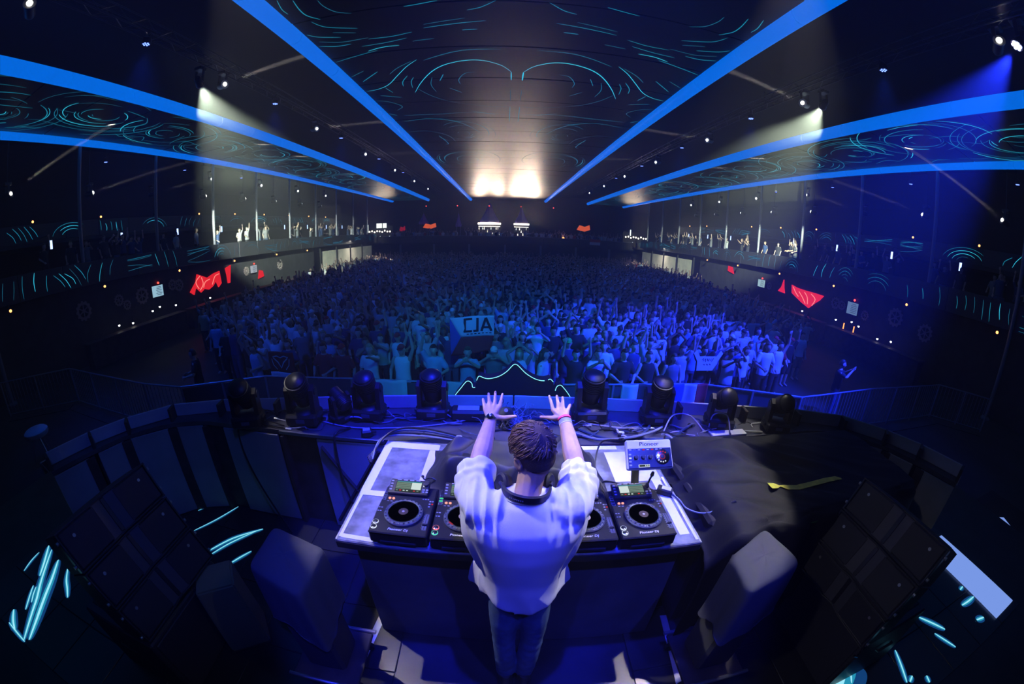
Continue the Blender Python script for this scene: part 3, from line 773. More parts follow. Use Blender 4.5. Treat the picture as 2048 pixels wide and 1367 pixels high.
# ---------------------------------------------------------------- booth front: curved plywood shell, counter on top, white parapet boards
bf = thing('curved_booth', 'curved plywood booth front with black counter and white parapet boards', 'booth', (0.1, 2.4, 0))
def W2(p): return Vector((p[0] - 0.1, p[1] - 2.4, p[2] if len(p) > 2 else 0))
def mir(x): return 0.2 - x
inner = [(-3.62, 1.15), (-3.52, 1.55), (-3.38, 1.9), (-3.1, 2.22), (-2.72, 2.38), (-1.85, 2.395), (-0.86, 2.395)]
outer = [(-3.75, 1.2), (-3.62, 1.65), (-3.44, 2.0), (-3.12, 2.38), (-2.62, 2.60), (-2.04, 2.74), (-1.4, 2.88), (-0.7, 2.98), (0.1, 3.02)]
def panel_between(a, b, z0, z1, th, name, m, tilt=0.0, shrink=0.01):
    a, b = Vector((*a, 0)), Vector((*b, 0))
    d = (b - a); L = d.length - shrink
    o = MB().box((0, 0, 0), (L, th, z1 - z0), bev=0.006).build(name, m, bf)
    c = (a + b) / 2
    o.location = W2((c.x, c.y, (z0 + z1) / 2))
    o.rotation_euler = (tilt, 0, math.atan2(d.y, d.x))
    return o
for s in (0, 1):
    f = (lambda p: p) if s == 0 else (lambda p: (mir(p[0]), p[1]))
    # plywood panels of the inside of the shell and the dark ribs between them
    segs = [((-3.62, 1.15), (-3.52, 1.52)), ((-3.5, 1.6), (-3.40, 1.87)), ((-3.37, 1.92), (-3.09, 2.22)), ((-3.03, 2.26), (-2.74, 2.37)), ((-2.5, 2.39), (-1.87, 2.395)), ((-1.5, 2.395), (-0.88, 2.395))]
    for a, b in segs:
        panel_between(f(a), f(b), 0.02, 0.955, 0.018, 'plywood_panel', M_ply)
    ribs = [((-3.53, 1.52), .09), ((-3.39, 1.89), .1), ((-3.06, 2.25), .1), ((-2.62, 2.40), .22), ((-1.68, 2.43), .34), ]
    for (p, w) in ribs:
        q = f(p)
        ang = math.atan2(p[1] - 1.2, p[0] + 2.3) + PI / 2
        if p[0] > -2.7: ang = 0
        o = MB().box((0, 0.02, 0.478), (w, 0.03, 0.95), bev=.004).box((-w * .42, -.03, .478), (.03, .07, .95)).build('rib', M_rib, bf)
        o.location = W2((q[0], q[1], 0))
        o.rotation_euler = (0, 0, ang if s == 0 else -ang)
    # white parapet boards along the outer edge, with ribs between
    for k in range(len(outer) - 1):
        a, b = f(outer[k]), f(outer[k + 1])
        if k == len(outer) - 2:
            pass
        panel_between(a, b, 1.0, 1.125, 0.018, 'parapet_board', M_board, 0, 0.012)
        ang = math.atan2(b[1] - a[1], b[0] - a[0])
        o = MB().box((0, -0.06, 0.06), (0.03, 0.13, 0.13), bev=.004).build('parapet_rib', M_rib, bf)
        o.location = W2((a[0], a[1], 1.0))
        o.rotation_euler = (0, 0, ang if s == 0 else ang + PI)
        panel_between((a[0], a[1] + .03), (b[0], b[1] + .03), -1.5, 1.0, 0.02, 'outer_skin', M_dark)
    # diagonal braces visible in the last bay
    for (xa, xb) in ((-1.45, -0.95), (-0.95, -1.45)):
        a, b = Vector((xa, 2.375, 0.1)), Vector((xb, 2.375, 0.9))
        if s: a.x, b.x = mir(a.x), mir(b.x)
        MB().tube([W2(a), W2(b)], 0.016, 4).build('brace', M_rib, bf)
poly_in = inner + [(mir(x), y) for x, y in reversed(inner)]
poly_out = outer + [(mir(x), y) for x, y in reversed(outer[:-1])]
cp = [(x - .1, y - 2.4) for x, y in poly_in] + [(x - .1, y - 2.4) for x, y in reversed(poly_out)]
n = len(cp)
# counter as a strip of quads so that it stays flat and clean
NI = 48
def resample(pl, n):
    pl = [Vector((*p, 0)) for p in pl]
    ds = [0]
    for i in range(1, len(pl)): ds.append(ds[-1] + (pl[i] - pl[i - 1]).length)
    out = []
    for k in range(n):
        d = ds[-1] * k / (n - 1)
        i = max(1, next((j for j in range(1, len(ds)) if ds[j] >= d - 1e-9), len(ds) - 1))
        t = (d - ds[i - 1]) / max(1e-9, ds[i] - ds[i - 1])
        out.append(pl[i - 1].lerp(pl[i], t))
    return out
ri, ro = resample(poly_in, NI), resample(poly_out, NI)
vs = []; fs = []
for z in (0.962, 1.0):
    for a, b in zip(ri, ro):
        vs += [W2((a.x, a.y, z)), W2((b.x, b.y, z))]
K = 2 * NI
for i in range(NI - 1):
    a = 2 * i
    fs += [(K + a, K + a + 2, K + a + 3, K + a + 1), (a, a + 1, a + 3, a + 2), (a, a + 2, K + a + 2, K + a), (a + 1, K + a + 1, K + a + 3, a + 3)]
MB().add(vs, fs).build('counter_top', mat('counter_paint', (0.085, 0.085, 0.095), 0.4, var=0.25, vscale=4), bf)
for (xa, xb) in ((-1.85, -0.9), (1.2, 2.05)):
    MB().box(W2(((xa + xb) / 2, 2.388, 0.985)), (abs(xb - xa), 0.02, 0.032), bev=.004).build('edge_trim', M_alu, bf)
# lit ornament standing on the parapet: a dark crest with a glowing outline
CREST = [(-0.459, 1.025), (-0.424, 1.09), (-0.379, 1.15), (-0.328, 1.217), (-0.299, 1.225), (-0.275, 1.203), (-0.268, 1.168), (-0.246, 1.167), (-0.232, 1.235), (-0.217, 1.269), (-0.2, 1.275), (-0.164, 1.259), (-0.115, 1.255), (-0.037, 1.277), (0.032, 1.324), (0.086, 1.385), (0.114, 1.393), (0.143, 1.371), (0.201, 1.312), (0.274, 1.265), (0.331, 1.246), (0.371, 1.243), (0.403, 1.251), (0.424, 1.259), (0.45, 1.233), (0.474, 1.148), (0.486, 1.187), (0.517, 1.203), (0.552, 1.172), (0.601, 1.109), (0.64, 1.042)]
cr = thing('booth_crest', 'dark scroll-topped crest with a thin glowing cyan outline in front of the performer', 'ornament', (0.09, 3.14, 0))
T = Matrix(((1, 0, 0, -0.09), (0, 0, -1, 0), (0, 1, 0, 0), (0, 0, 0, 1)))
MB().prism([(-.459, -0.2)] + CREST + [(.64, -0.2)], -0.06, 0.06, 0, T).build('plate', M_black, cr)
G_line = glow('crest_line', (0.25, 0.85, 1.0), 1.5)
cz = [(x, z) for x, z in CREST]
for nm, seg in (('glowing_outline', cz[:8]), ('glowing_outline', cz[8:22]), ('glowing_outline', cz[22:25]), ('glowing_outline', cz[25:])):
    pts = catmull([T @ Vector((x, z + .004, 0.066)) for x, z in seg], 4)
    MB().tube(pts, 0.003, 6).build(nm, G_line, cr)

# ---------------------------------------------------------------- DJ table
M_top = mat('scuffed_tabletop', (0.20, 0.21, 0.23), 0.45, var=0.45, vscale=9, bump=0.04, bscale=80)
M_body = mat('table_body', (0.10, 0.10, 0.12), 0.5, var=0.2, vscale=3)
tb = thing('dj_table', 'wide scuffed grey table with white tape lines, carrying the players', 'table', (0.115, 1.83, 0), -0.012)
MB().box((0, 0.0, 1.0), (1.95, 1.05, 0.04), bev=0.006).build('table_top', M_top, tb)
MB().box((0, -0.43, 0.49), (1.82, 0.03, 0.98), bev=.005).build('front_panel', M_body, tb)
for s in (-1, 1):
    MB().box((s * 0.895, 0.0, 0.49), (0.03, 0.84, 0.98), bev=.005).build('side_panel', M_body, tb)
MB().box((0, -0.52, 0.985), (1.952, 0.018, 0.05), bev=.004).build('edge_trim', M_plast2, tb)
for s in (-1, 1):
    MB().box((s * 0.972, 0, 0.992), (0.014, 1.05, 0.058), bev=.003).build('edge_trim', M_alu, tb)
def strip(x0, y0, x1, y1, w, nm='tape_strip', m=None):
    a, b = Vector((x0, y0, 0)), Vector((x1, y1, 0))
    d = b - a
    o = MB().box((0, 0, 0), (d.length, w, 0.002)).build(nm, m or M_tape, tb)
    o.location = ((x0 + x1) / 2, (y0 + y1) / 2, 1.0215 + rng.uniform(0, .001))
    o.rotation_euler = (0, 0, math.atan2(d.y, d.x))
strip(-0.945, 0.5, -0.945, -0.09, .06)
strip(-0.94, 0.46, -0.575, 0.455, .075)
strip(-0.60, 0.49, -0.60, 0.03, .065)
strip(-0.97, -0.11, -0.76, -0.105, .05)
strip(-0.955, -.12, -0.955, -.5, .018)
strip(-0.95, -.49, -0.74, -.495, .03)
strip(0.20, 0.495, 0.73, 0.49, .05)
strip(0.62, 0.25, 0.94, 0.25, .36, 'white_sheet', mat('white_laminate', (0.68, 0.68, 0.70), 0.5, var=0.08))
strip(0.9, 0.1, 0.9, -.45, .06)
strip(0.955, 0.1, 0.955, -.5, .018)

# ---------------------------------------------------------------- lettering
def letters(txt, size, m, parent, M, name='lettering', ext=0.0004, shear=0.0, align='CENTER', sx=1.0):
    cu = bpy.data.curves.new('lettering', 'FONT')
    cu.body = txt; cu.size = size; cu.align_x = align; cu.align_y = 'CENTER'; cu.extrude = ext; cu.shear = shear
    cu.resolution_u = 3
    cu.offset = size * 0.012
    tmp = bpy.data.objects.new('tmp', cu)
    COL.objects.link(tmp)
    me = bpy.data.meshes.new_from_object(tmp.evaluated_get(bpy.context.evaluated_depsgraph_get()))
    bpy.data.objects.remove(tmp)
    me.materials.clear(); me.materials.append(m)
    return put(name, me, parent, None, M @ Matrix.Scale(sx, 4, (1, 0, 0)))

# ---------------------------------------------------------------- media players
M_panel = mat('player_panel', (0.018, 0.018, 0.021), 0.32, spec=0.5)
M_jog = mat('jog_rim', (0.30, 0.32, 0.38), 0.25, 0.8)
M_platter = mat('jog_platter', (0.02, 0.02, 0.023), 0.22, bump=0.06, bscale=120)
M_key = mat('grey_key', (0.35, 0.37, 0.42), 0.4)
M_ink = mat('white_ink', (0.75, 0.75, 0.78), 0.6)
G_scr_g = glow('display_green', (0.25, 0.36, 0.30), 0.65)
G_scr_w = glow('display_white', (0.75, 0.88, 0.85), 0.85)
G_scr_t = glow('display_teal', (0.05, 0.35, 0.45), 0.7)
G_scr_d = glow('display_dark', (0.05, 0.07, 0.07), 0.5)
G_hot = glow('hot_button', (1.0, 0.30, 0.22), 1.6)
G_keyred = glow('key_red', (0.75, 0.04, 0.05), 0.8)
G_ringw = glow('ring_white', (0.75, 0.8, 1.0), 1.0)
G_ringr = glow('ring_red', (1.0, 0.2, 0.25), 1.0)
G_ringg = glow('ring_green', (0.15, 0.9, 0.65), 0.9)
G_green = glow('key_green', (0.05, 0.8, 0.25), 0.9)
G_jogring = glow('jog_glow', (0.55, 0.62, 0.95), 0.55)
def player(x, y, label, cue, play, hub_col, stripe, green, mirror_screen=False):
    t = thing('media_player', label, 'player', (x, y, 1.021), -0.012, 'media players on the table')
    w, d = 0.306, 0.405
    MB().box((0, 0, 0.05), (w, d, 0.072), bev=0.008).box((0, -.02, 0.093), (w * .985, d * .94, 0.014), bev=0.006).build('body', M_panel, t)
    MB().box((0, -d / 2 - .004, 0.03), (w * .62, 0.012, 0.022), bev=.004).build('front_grip', M_plast2, t)
    for sx in (-1, 1):
        for sy in (-1, 1):
            MB().cyl((sx * .12, sy * .16, 0.0), (sx * .12, sy * .16, 0.02), 0.018, n=10).build('foot', M_rubber, t)
    # tilted display block at the rear
    T = Matrix.Translation((0.0, 0.148, 0.117)) @ Matrix.Rotation(R_(12), 4, 'X')
    MB().box((-.01, 0, 0), (0.232, 0.112, 0.022), M=T, bev=.005).build('display_block', M_panel, t)
    MB().box((-.012, -.004, 0.0115), (0.150, 0.076, 0.002), M=T).build('display', G_scr_d, t)
    sg = -1 if mirror_screen else 1
    MB().box((-.012 - sg * .03, .004, 0.0132), (0.086, 0.05, 0.001), M=T).build('display_list', G_scr_g, t)
    for k in range(4):
        MB().box((-.012 - sg * .03, .022 - .0125 * k, 0.0142), (0.08, 0.0015, 0.0006), M=T).build('display_line', G_scr_d, t)
    MB().box((-.012 + sg * .044, .004, 0.0132), (0.056, 0.05, 0.001), M=T).build('display_bright_half', G_scr_w, t)
    MB().box((-.012, .0325, 0.0134), (0.146, 0.006, 0.001), M=T).build('display_header', G_scr_t, t)
    for k in range(7):
        MB().box((-.075 + .02 * k, -.032, 0.0134), (0.011, 0.006, 0.001), M=T).build('display_key', [G_scr_g, G_keyred, G_scr_w, G_scr_w, G_scr_d, G_keyred, G_scr_g][k], t)
    for k in range(4):
        MB().box((-.075 + .037 * k, .046, 0.012), (0.024, 0.007, 0.004), M=T, bev=.001).build('source_key', M_key, t)
        MB().box((-.112, .034 - .021 * k, 0.012), (0.014, 0.009, 0.005), M=T, bev=.0015).build('browse_key', M_key, t)
    MB().lathe([(.0145, 0), (.0145, .012), (.012, .016), (0, .016)], 16, 0, T @ Matrix.Translation((.088, .018, .01))).build('selector_knob', M_plast2, t, True)
    MB().lathe([(.0165, 0), (.0165, .003), (.0145, .0035)], 16, 0, T @ Matrix.Translation((.088, .018, .0105))).build('knob_ring', M_chrome, t, True)
    for k in range(4):
        MB().box((.078 + .02 * (k % 2), -.018 - .016 * (k // 2), 0.012), (0.013, 0.009, 0.004), M=T, bev=.001).build('menu_key', M_key, t)
    # jog wheel
    J = Matrix.Translation((0.004, -0.055, 0.1))
    MB().lathe([(.103, 0), (.105, .004), (.105, .012), (.100, .018), (.088, .020), (.084, .018)], 48, 0, J).build('jog_rim', M_jog, t, True)
    for k in range(24):
        a = 2 * PI * k / 24
        MB().ball((0.0945 * math.cos(a), .0945 * math.sin(a), .0185), (.006, .006, .0025), 8, 4, 0, J).build('finger_dimple', M_plast2, t, True)
    MB().lathe([(.086, .015), (.083, .0205), (.081, .0205), (.079, .018)], 48, 0, J).build('chrome_ring', M_chrome, t, True)
    MB().lathe([(.0795, .017), (.0, .0178)], 48, 0, J).build('platter', M_platter, t, True)
    MB().lathe([(.026, .0183), (.016, .0186)], 32, 0, J).build('hub_ring', hub_col, t, True)
    MB().lathe([(.008, .0184), (.004, .0194), (0, .0194)], 16, 0, J).build('hub_cap', M_key, t, True)
    if stripe:
        MB().box((-.058, -.058, .0195), (.03, .007, .001), -.75, 0, J).build('jog_marker', G_keyred, t)
    # cue and play buttons with lit rings, the white glow standing for chrome reflections
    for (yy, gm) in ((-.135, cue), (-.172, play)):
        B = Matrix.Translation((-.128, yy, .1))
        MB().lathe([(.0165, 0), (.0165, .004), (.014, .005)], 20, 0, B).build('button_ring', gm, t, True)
        MB().lathe([(.0138, .0), (.0138, .0055), (.0125, .0065), (0, .0065)], 20, 0, B).build('round_button', M_chrome, t, True)
        for s in (0, 1):
            MB().box((0, 0, .0068), (.024, .004, .001), R_(45 + 90 * s), 0, B).build('button_mark', M_plast2, t)
    # two glowing memory buttons
    for k in range(2):
        MB().lathe([(.0075, 0), (.0075, .004), (.006, .0055), (0, .0055)], 14, 0, Matrix.Translation((-.104 + .022 * k, .062, .1))).build('glowing_button', G_hot, t, True)
        MB().box((-.108 + .02 * k, .038, .1015), (.012, .005, .003), bev=.001).build('loop_key', M_key, t)
    for k in range(3):
        MB().box((.085 + .014 * (k % 3), .075, .1015), (.009, .006, .003), bev=.001).build('cue_key', M_key, t)
    # left column of hot-cue keys
    for k in range(4):
        MB().box((-.136, .12 - .022 * k, .1015), (.018, .012, .003), bev=.0015).build('hot_cue_key', G_green if (green and k in (1, 2)) else M_plast2, t)
        MB().box((-.136, .12 - .022 * k, .1003), (.021, .015, .002)).build('key_frame', M_key, t)
    for k in range(4):
        MB().box((-.140 + .014 * (k % 2), -.02 - .028 * (k // 2), .1015), (.01, .007, .003), bev=.001).build('search_key', M_key, t)
    # right column: keys and the tempo slider
    for k in range(5):
        MB().box((.127 + .014 * (k % 2), .06 - .022 * (k // 2), .1015), (.01, .008, .003), bev=.001).build('tempo_key', G_keyred if k == 3 else M_key, t)
    MB().box((.131, -.105, .1004), (.022, .12, .002)).build('slider_track', mat_track, t)
    MB().box((.131, -.105, .1015), (.003, .112, .001)).build('slider_slot', M_rubber, t)
    MB().box((.131, -.128, .106), (.026, .012, .012), bev=.003).build('slider_cap', M_plast2, t)
    for k in range(7):
        MB().box((.1165, -.06 - .015 * k, .1012), (.004, .001, .0006)).build('scale_mark', M_ink, t)
    letters('Pioneer Dj', .021, M_ink, t, Matrix.Translation((.0, -.178, .1008)), shear=.15, sx=1.15)
    return t
mat_track = mat('slider_track', (0.10, 0.11, 0.15), 0.4)
M_hubdark = mat('hub_dark', (0.03, 0.014, 0.014), 0.5)
M_hubgold = mat('hub_gold', (0.5, 0.38, 0.25), 0.35, 0.6)
player(-.511, 1.523, 'black media player at the left end of the table, pale green display, white-ringed buttons', G_ringw, G_ringw, M_hubdark, False, False)
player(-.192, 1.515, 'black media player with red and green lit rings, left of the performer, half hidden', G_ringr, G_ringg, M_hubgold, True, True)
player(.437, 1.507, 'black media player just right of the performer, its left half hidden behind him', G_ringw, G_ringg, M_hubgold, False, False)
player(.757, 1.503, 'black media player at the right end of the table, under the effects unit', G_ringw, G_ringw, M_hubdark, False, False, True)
# mixer in the middle (hidden behind the performer)
mx = thing('mixer', 'black four-channel mixer between the players, mostly hidden behind the performer', 'mixer', (.122, 1.52, 1.021), -.012)
MB().box((0, 0, .05), (.29, .40, .1), bev=.008).build('body', M_panel, mx)
for i in range(4):
    for k in range(5):
        MB().lathe([(.009, 0), (.008, .018), (0, .018)], 12, 0, Matrix.Translation((-.09 + .06 * i, .15 - .04 * k, .1))).build('knob', M_key, mx, True)
    MB().box((-.09 + .06 * i, -.11, .101), (.006, .08, .002)).build('fader_slot', M_rubber, mx)
    MB().box((-.09 + .06 * i, -.11 + .02 * (i - 1), .108), (.018, .012, .014), bev=.003).build('fader_cap', M_key, mx)
MB().box((0, -.175, .108), (.016, .02, .014), bev=.003).build('crossfader_cap', M_key, mx)

# ---------------------------------------------------------------- effects unit on its tilted stand
fx = thing('effects_unit', 'white-cased effects unit on a tilted stand above the rightmost player', 'effects unit', (.815, 1.66, 1.385), 0, None, None)
fx.rotation_euler = (R_(44), 0, R_(-1.2))
M_white = mat('white_plastic', (0.72, 0.72, 0.74), 0.4)
M_fxp = mat('effects_panel', (0.02, 0.03, 0.08), 0.25)
MB().box((0, 0, -.012), (.272, .168, .034), bev=.008).build('case', M_white, fx)
MB().box((.0, -.022, .0055), (.258, .112, .004), bev=.002).build('panel', M_fxp, fx)
letters('Pioneer', .030, M_plast, fx, Matrix.Translation((.0, .058, .0056)), sx=1.25, ext=.0006)
for k in range(3):
    MB().lathe([(.0125, 0), (.0105, .016), (0, .017)], 16, 0, Matrix.Translation((-.085 + .042 * k, -.018, .007))).build('knob', M_plast2, fx, True)
    MB().box((-.085 + .042 * k, -.018, .0075), (.034, .026, .001), bev=.0).build('knob_surround', mat_track, fx)
Jx = Matrix.Translation((.072, -.018, .007))
MB().lathe([(.044, 0), (.044, .003), (.040, .004)], 32, 0, Jx).build('wheel_ring', M_chrome, fx, True)
MB().lathe([(.036, .0005), (.014, .004), (.012, .010), (0, .011)], 32, 0, Jx).build('wheel', M_plast2, fx, True)
MB().lathe([(.016, .0045), (.013, .0055)], 24, 0, Jx).build('red_ring', G_keyred, fx, True)
for k in range(10):
    a = R_(50 + 28 * k)
    MB().ball((.030 * math.cos(a), .030 * math.sin(a), .0045), (.0042, .0042, .0018), 8, 4, 0, Jx).build('wheel_lamp', G_keyred if k < 4 else G_ringw, fx)
MB().box((-.04, -.065, .0082), (.065, .016, .002)).build('readout_frame', G_ringw, fx)
MB().box((-.04, -.065, .0095), (.058, .011, .001)).build('readout', G_scr_d, fx)
for k in range(2):
    MB().box((-.032 + .012 * k, -.065, .0102), (.006, .008, .001)).build('readout_digit', G_scr_w, fx)
for k in range(8):
    MB().box((-.115 + .026 * k, .026, .0085), (.014, .007, .003), bev=.001).build('key', [M_key, mat_track, M_key, G_keyred, M_key, G_keyred, M_key, M_key][k], fx)
for k in range(4):
    MB().box((-.118, -.0 - .02 * k, .0085), (.014, .009, .003), bev=.001).build('key', [M_key, G_ringw, M_key, M_key][k], fx)
st = thing('tilt_stand', 'angled metal stand holding up the effects unit', 'stand', (.80, 1.70, 1.0215))
MB().box((0, 0.03, .005), (.2, .16, .01), bev=.003).build('foot_plate', M_alu, st)
MB().tube([(0, .05, .01), (0, .06, .2), (0.01, -.01, .325)], [.012, .012, .012], 8).build('stem', M_plast2, st)
o = MB().box((0, 0, 0), (.1, .1, .006), bev=.002).build('cradle', M_plast2, st)
o.location = (.012, -.022, .338); o.rotation_euler = (R_(44), 0, 0)
MB().box((-.02, -.06, .11), (.05, .006, .22), bev=.002, M=Matrix.Rotation(R_(-25), 4, 'X')).build('brace', M_alu, st)

# power adapter, microphone
ad = thing('power_adapter', 'black power adapter with pale label lying on the table right of the players', 'adapter', (1.02, 1.745, 1.0215), R_(-32))
MB().box((0, 0, .022), (.1, .058, .042), bev=.006).build('body', M_plast, ad)
MB().box((.008, .002, .0435), (.06, .036, .001)).build('label', M_tape, ad)
mic = thing('microphone', 'silver-headed microphone standing by the performer, right of his sleeve', 'microphone', (.534, 1.75, 1.0215))
MB().ball((0, 0, .115), .026, 14, 10).build('grille', mat('mic_grille', (.5, .5, .52), .45, .8, bump=.4, bscale=300), mic, True)
MB().lathe([(.03, 0), (.03, .012), (.014, .016), (.016, .05), (.021, .085), (.024, .1)], 14).build('handle', M_plast, mic, True)

# ---------------------------------------------------------------- moving-head lights on the counter
M_mh = mat('moving_head_black', (0.02, 0.02, 0.023), 0.4)
M_lens = mat('lens_glass', (0.03, 0.035, 0.05), 0.08, spec=0.9)
def moving_head_proto():
    t = thing('moving_head', 'x', 'stage light', (0, 0, 0))
    MB().box((0, 0, .055), (.25, .20, .09), bev=.015).build('base', M_mh, t)
    MB().box((0, -.101, .06), (.07, .004, .03)).build('display', mat('mh_display', (.12, .14, .2), .2), t)
    for s in (-1, 1):
        MB().box((s * .13, 0, .07), (.03, .1, .03), bev=.01).build('handle', M_mh, t)
        MB().prism([(-.055, .1), (.055, .1), (.045, .28), (.0, .315), (-.045, .28)], s * .1 - .018, s * .1 + .018, 0, Matrix(((0, 0, 1, 0), (1, 0, 0, 0), (0, 1, 0, 0), (0, 0, 0, 1)))).build('yoke_arm', M_mh, t)
        MB().cyl((s * .118, 0, .262), (s * .128, 0, .262), .03, n=16).build('pivot_cap', M_mh, t)
    MB().lathe([(.09, .1), (.075, .112), (.06, .118)], 20).build('turntable', M_mh, t, True)
    hd = bpy.data.objects.new('head', MB().lathe([(0, -.15), (.05, -.148), (.074, -.13), (.08, -.09), (.08, .02), (.074, .06), (.07, .11), (.066, .112)], 20).mesh('head', M_mh, True))
    COL.objects.link(hd); hd.parent = t; hd.location = (0, 0, .262)
    for k in range(7):
        MB().lathe([(.079, -.004), (.086, -.004), (.086, .004), (.079, .004)], 20, 0, Matrix.Translation((0, 0, -.115 + .018 * k))).build('cooling_fin', M_mh, hd, True)
    MB().lathe([(.066, .108), (.03, .116), (0, .118)], 20).build('lens', M_lens, hd, True)
    MB().lathe([(.066, .105), (.072, .114), (.066, .116)], 20).build('lens_ring', M_plast2, hd, True)
    MB().tube([(0.05, .1, .05), (.07, .14, .012), (.12, .19, .01)], .006, 6).build('power_lead', M_rubber, t, True)
    return t, hd
mh0, _ = moving_head_proto()
MH = [(-2.18, 2.42, 1.08, R_(20), R_(-140), 'black moving-head light at the far left end of the counter, side caps lit'),
      (-1.67, 2.56, 1.12, R_(8), R_(-150), 'black moving-head light second from the left end of the counter'),
      (-1.36, 2.66, .78, R_(60), R_(-60), 'smaller black moving-head light turned sideways between two larger ones'),
      (-1.13, 2.74, 1.05, R_(0), R_(-155), 'black moving-head light left of the crest, before the white cloth on the barrier'),
      (-.585, 2.82, 1.05, R_(0), R_(-160), 'black moving-head light standing next to the left end of the crest'),
      (.745, 2.82, 1.1, R_(0), R_(-160), 'black moving-head light standing next to the right end of the crest'),
      (1.33, 2.74, 1.05, R_(-6), R_(-158), 'black moving-head light second to the right of the crest'),
      (1.90, 2.60, 1.0, R_(-14), R_(-125), 'black moving-head light with bright-edged fins, third right of the crest'),
      (2.46, 2.45, .98, R_(-20), R_(-120), 'black moving-head light with lit fins at the right end of the counter')]
for i, (x, y, s, rz, tilt, lab) in enumerate(MH):
    t = mh0 if i == 0 else dup(mh0)
    t.location = (x, y, 1.0); t.rotation_euler = (0, 0, rz); t.scale = (s, s, s)
    t['label'] = lab; t['group'] = 'moving-head lights on the booth counter'
    for c in t.children:
        if c.name.startswith('head'): c.rotation_euler = (tilt, 0, 0)

# ---------------------------------------------------------------- speaker stacks either side of the performer
M_cab = mat('speaker_paint', (0.05, 0.05, 0.053), 0.6, bump=0.1, bscale=150)
M_grille = mat('speaker_grille', (0.045, 0.045, 0.05), 0.65, bump=0.25, bscale=400)
M_grille2 = mat('speaker_horn_grille', (0.10, 0.10, 0.115), 0.55, bump=0.2, bscale=400)
M_bolt = mat('steel_bolt', (0.55, 0.53, 0.48), 0.35, 0.8)
def cabinet_proto():
    # local: face looks along +x, width along y, stacked along z, origin at lower front edge centre
    t = thing('stage_speaker', 'x', 'speaker', (0, 0, 0))
    w, h, d = .73, .245, .46
    MB().prism([(0, -w / 2), (0, w / 2), (-d * .55, w / 2), (-d, w * .36), (-d, -w * .36), (-d * .55, -w / 2)], .004, h - .004).build('cabinet', M_cab, t)
    for s in (-1, 1):
        MB().box((.012, s * (w / 2 - .15), h / 2), (.022, .27, h - .03), bev=.006).build('side_grille', M_grille, t)
        MB().prism([(.022, s * .092), (.0, s * .01), (-.03, s * .01), (-.03, s * .092)], .012, h - .012).build('horn_flare', M_grille2, t)
        MB().box((.0, s * (w / 2 - .004), h / 2), (.05, .014, h * .96), bev=.003).build('rigging_plate', M_plast2, t)
        for z in (.05, h - .05):
            MB().cyl((.01, s * (w / 2 + .002), z), (.01, s * (w / 2 + .018), z), .011, n=10).build('rigging_pin', M_bolt, t)
        MB().cyl((.022, s * .27, h * .72), (.027, s * .27, h * .72), .010, n=12).build('badge', M_bolt, t)
    MB().box((.0, 0, h / 2), (.012, .03, h - .03), bev=.003).build('slot', M_plast2, t)
    for z in (.006, h - .006):
        MB().tube([(.026, -w / 2, z), (.026, -.095, z), (.004, -.012, z), (.004, .012, z), (.026, .095, z), (.026, w / 2, z)], .006, 6).build('edge_bar', M_cab, t)
    return t
cab0 = cabinet_proto()
def place_cab(first, P, face, up, lab, grp):
    t = cab0 if first else dup(cab0)
    x = Vector(face).normalized(); z = Vector(up).normalized(); y = z.cross(x).normalized(); x = y.cross(z)
    t.matrix_world = Matrix(((x.x, y.x, z.x, P[0]), (x.y, y.y, z.y, P[1]), (x.z, y.z, z.z, P[2]), (0, 0, 0, 1)))
    t['label'] = lab; t['group'] = grp
ul = Vector((-.31, 0, .65)).normalized()
P = Vector((-1.865, .895, .65))
for k, nm in enumerate(('lowest', 'middle', 'topmost')):
    place_cab(k == 0, P + ul * .25 * k, (1, 0, .47), ul, '%s cabinet of the tilted black speaker stack on the left of the stage' % nm, 'left speaker stack')
ur = Vector((.43, 0, .9)).normalized()
P = Vector((2.055, .885, .85))
place_cab(False, P - Vector((.02, 0, .25)), (-1, 0, .12), (.1, 0, 1), 'lowest, more upright cabinet of the black speaker stack on the right of the stage', 'right speaker stack')
for k, nm in enumerate(('middle', 'topmost')):
    place_cab(False, P + ur * .25 * k, (-1, 0, .48), ur, '%s tilted cabinet of the black speaker stack on the right of the stage' % nm, 'right speaker stack')
M_sub = mat('sub_paint', (0.05, 0.05, 0.06), 0.45, bump=.1, bscale=120)
for s, x, lab in ((1, -2.22, 'black bass bin under the left speaker stack, its front face lit deep blue'), (-1, 2.42, 'black bass bin under the right speaker stack, in shadow')):
    t = thing('bass_bin', lab, 'speaker', (x, .89, 0.0))
    MB().box((0, 0, .31), (.68, .74, .58), bev=.012).build('cabinet', M_sub, t)
    MB().box((s * .345, 0, .31), (.015, .68, .52), bev=.005).build('front_grille', M_sub, t)
    for k in (-1, 1):
        MB().tube([(-.08, k * .376, .4), (-.08, k * .39, .4), (.08, k * .39, .4), (.08, k * .376, .4)], .01, 6).build('handle', M_plast2, t)
        for j in (-1, 1):
            MB().lathe([(.03, 0), (.03, .02)], 10, 0, Matrix.Translation((j * .28, k * .3, 0.012))).build('foot', M_rubber, t)
    tw = thing('tilt_block', 'wedge block tilting the %s speaker stack' % ('left' if s > 0 else 'right'), 'wedge', (x, .89, .6))
    MB().prism([(-.3, 0), (.3, 0), (.28, .045) if s > 0 else (-.28, .0), (-.3, .0) if s > 0 else (.28, .3)][:3], -.3, .3, 0, Matrix(((1, 0, 0, 0), (0, 0, -1, 0), (0, 1, 0, 0), (0, 0, 0, 1)))).build('block', M_rib, tw)
    MB().box((0, 0, .004), (.62, .62, .008), bev=.002).build('plate', M_rubber, tw)
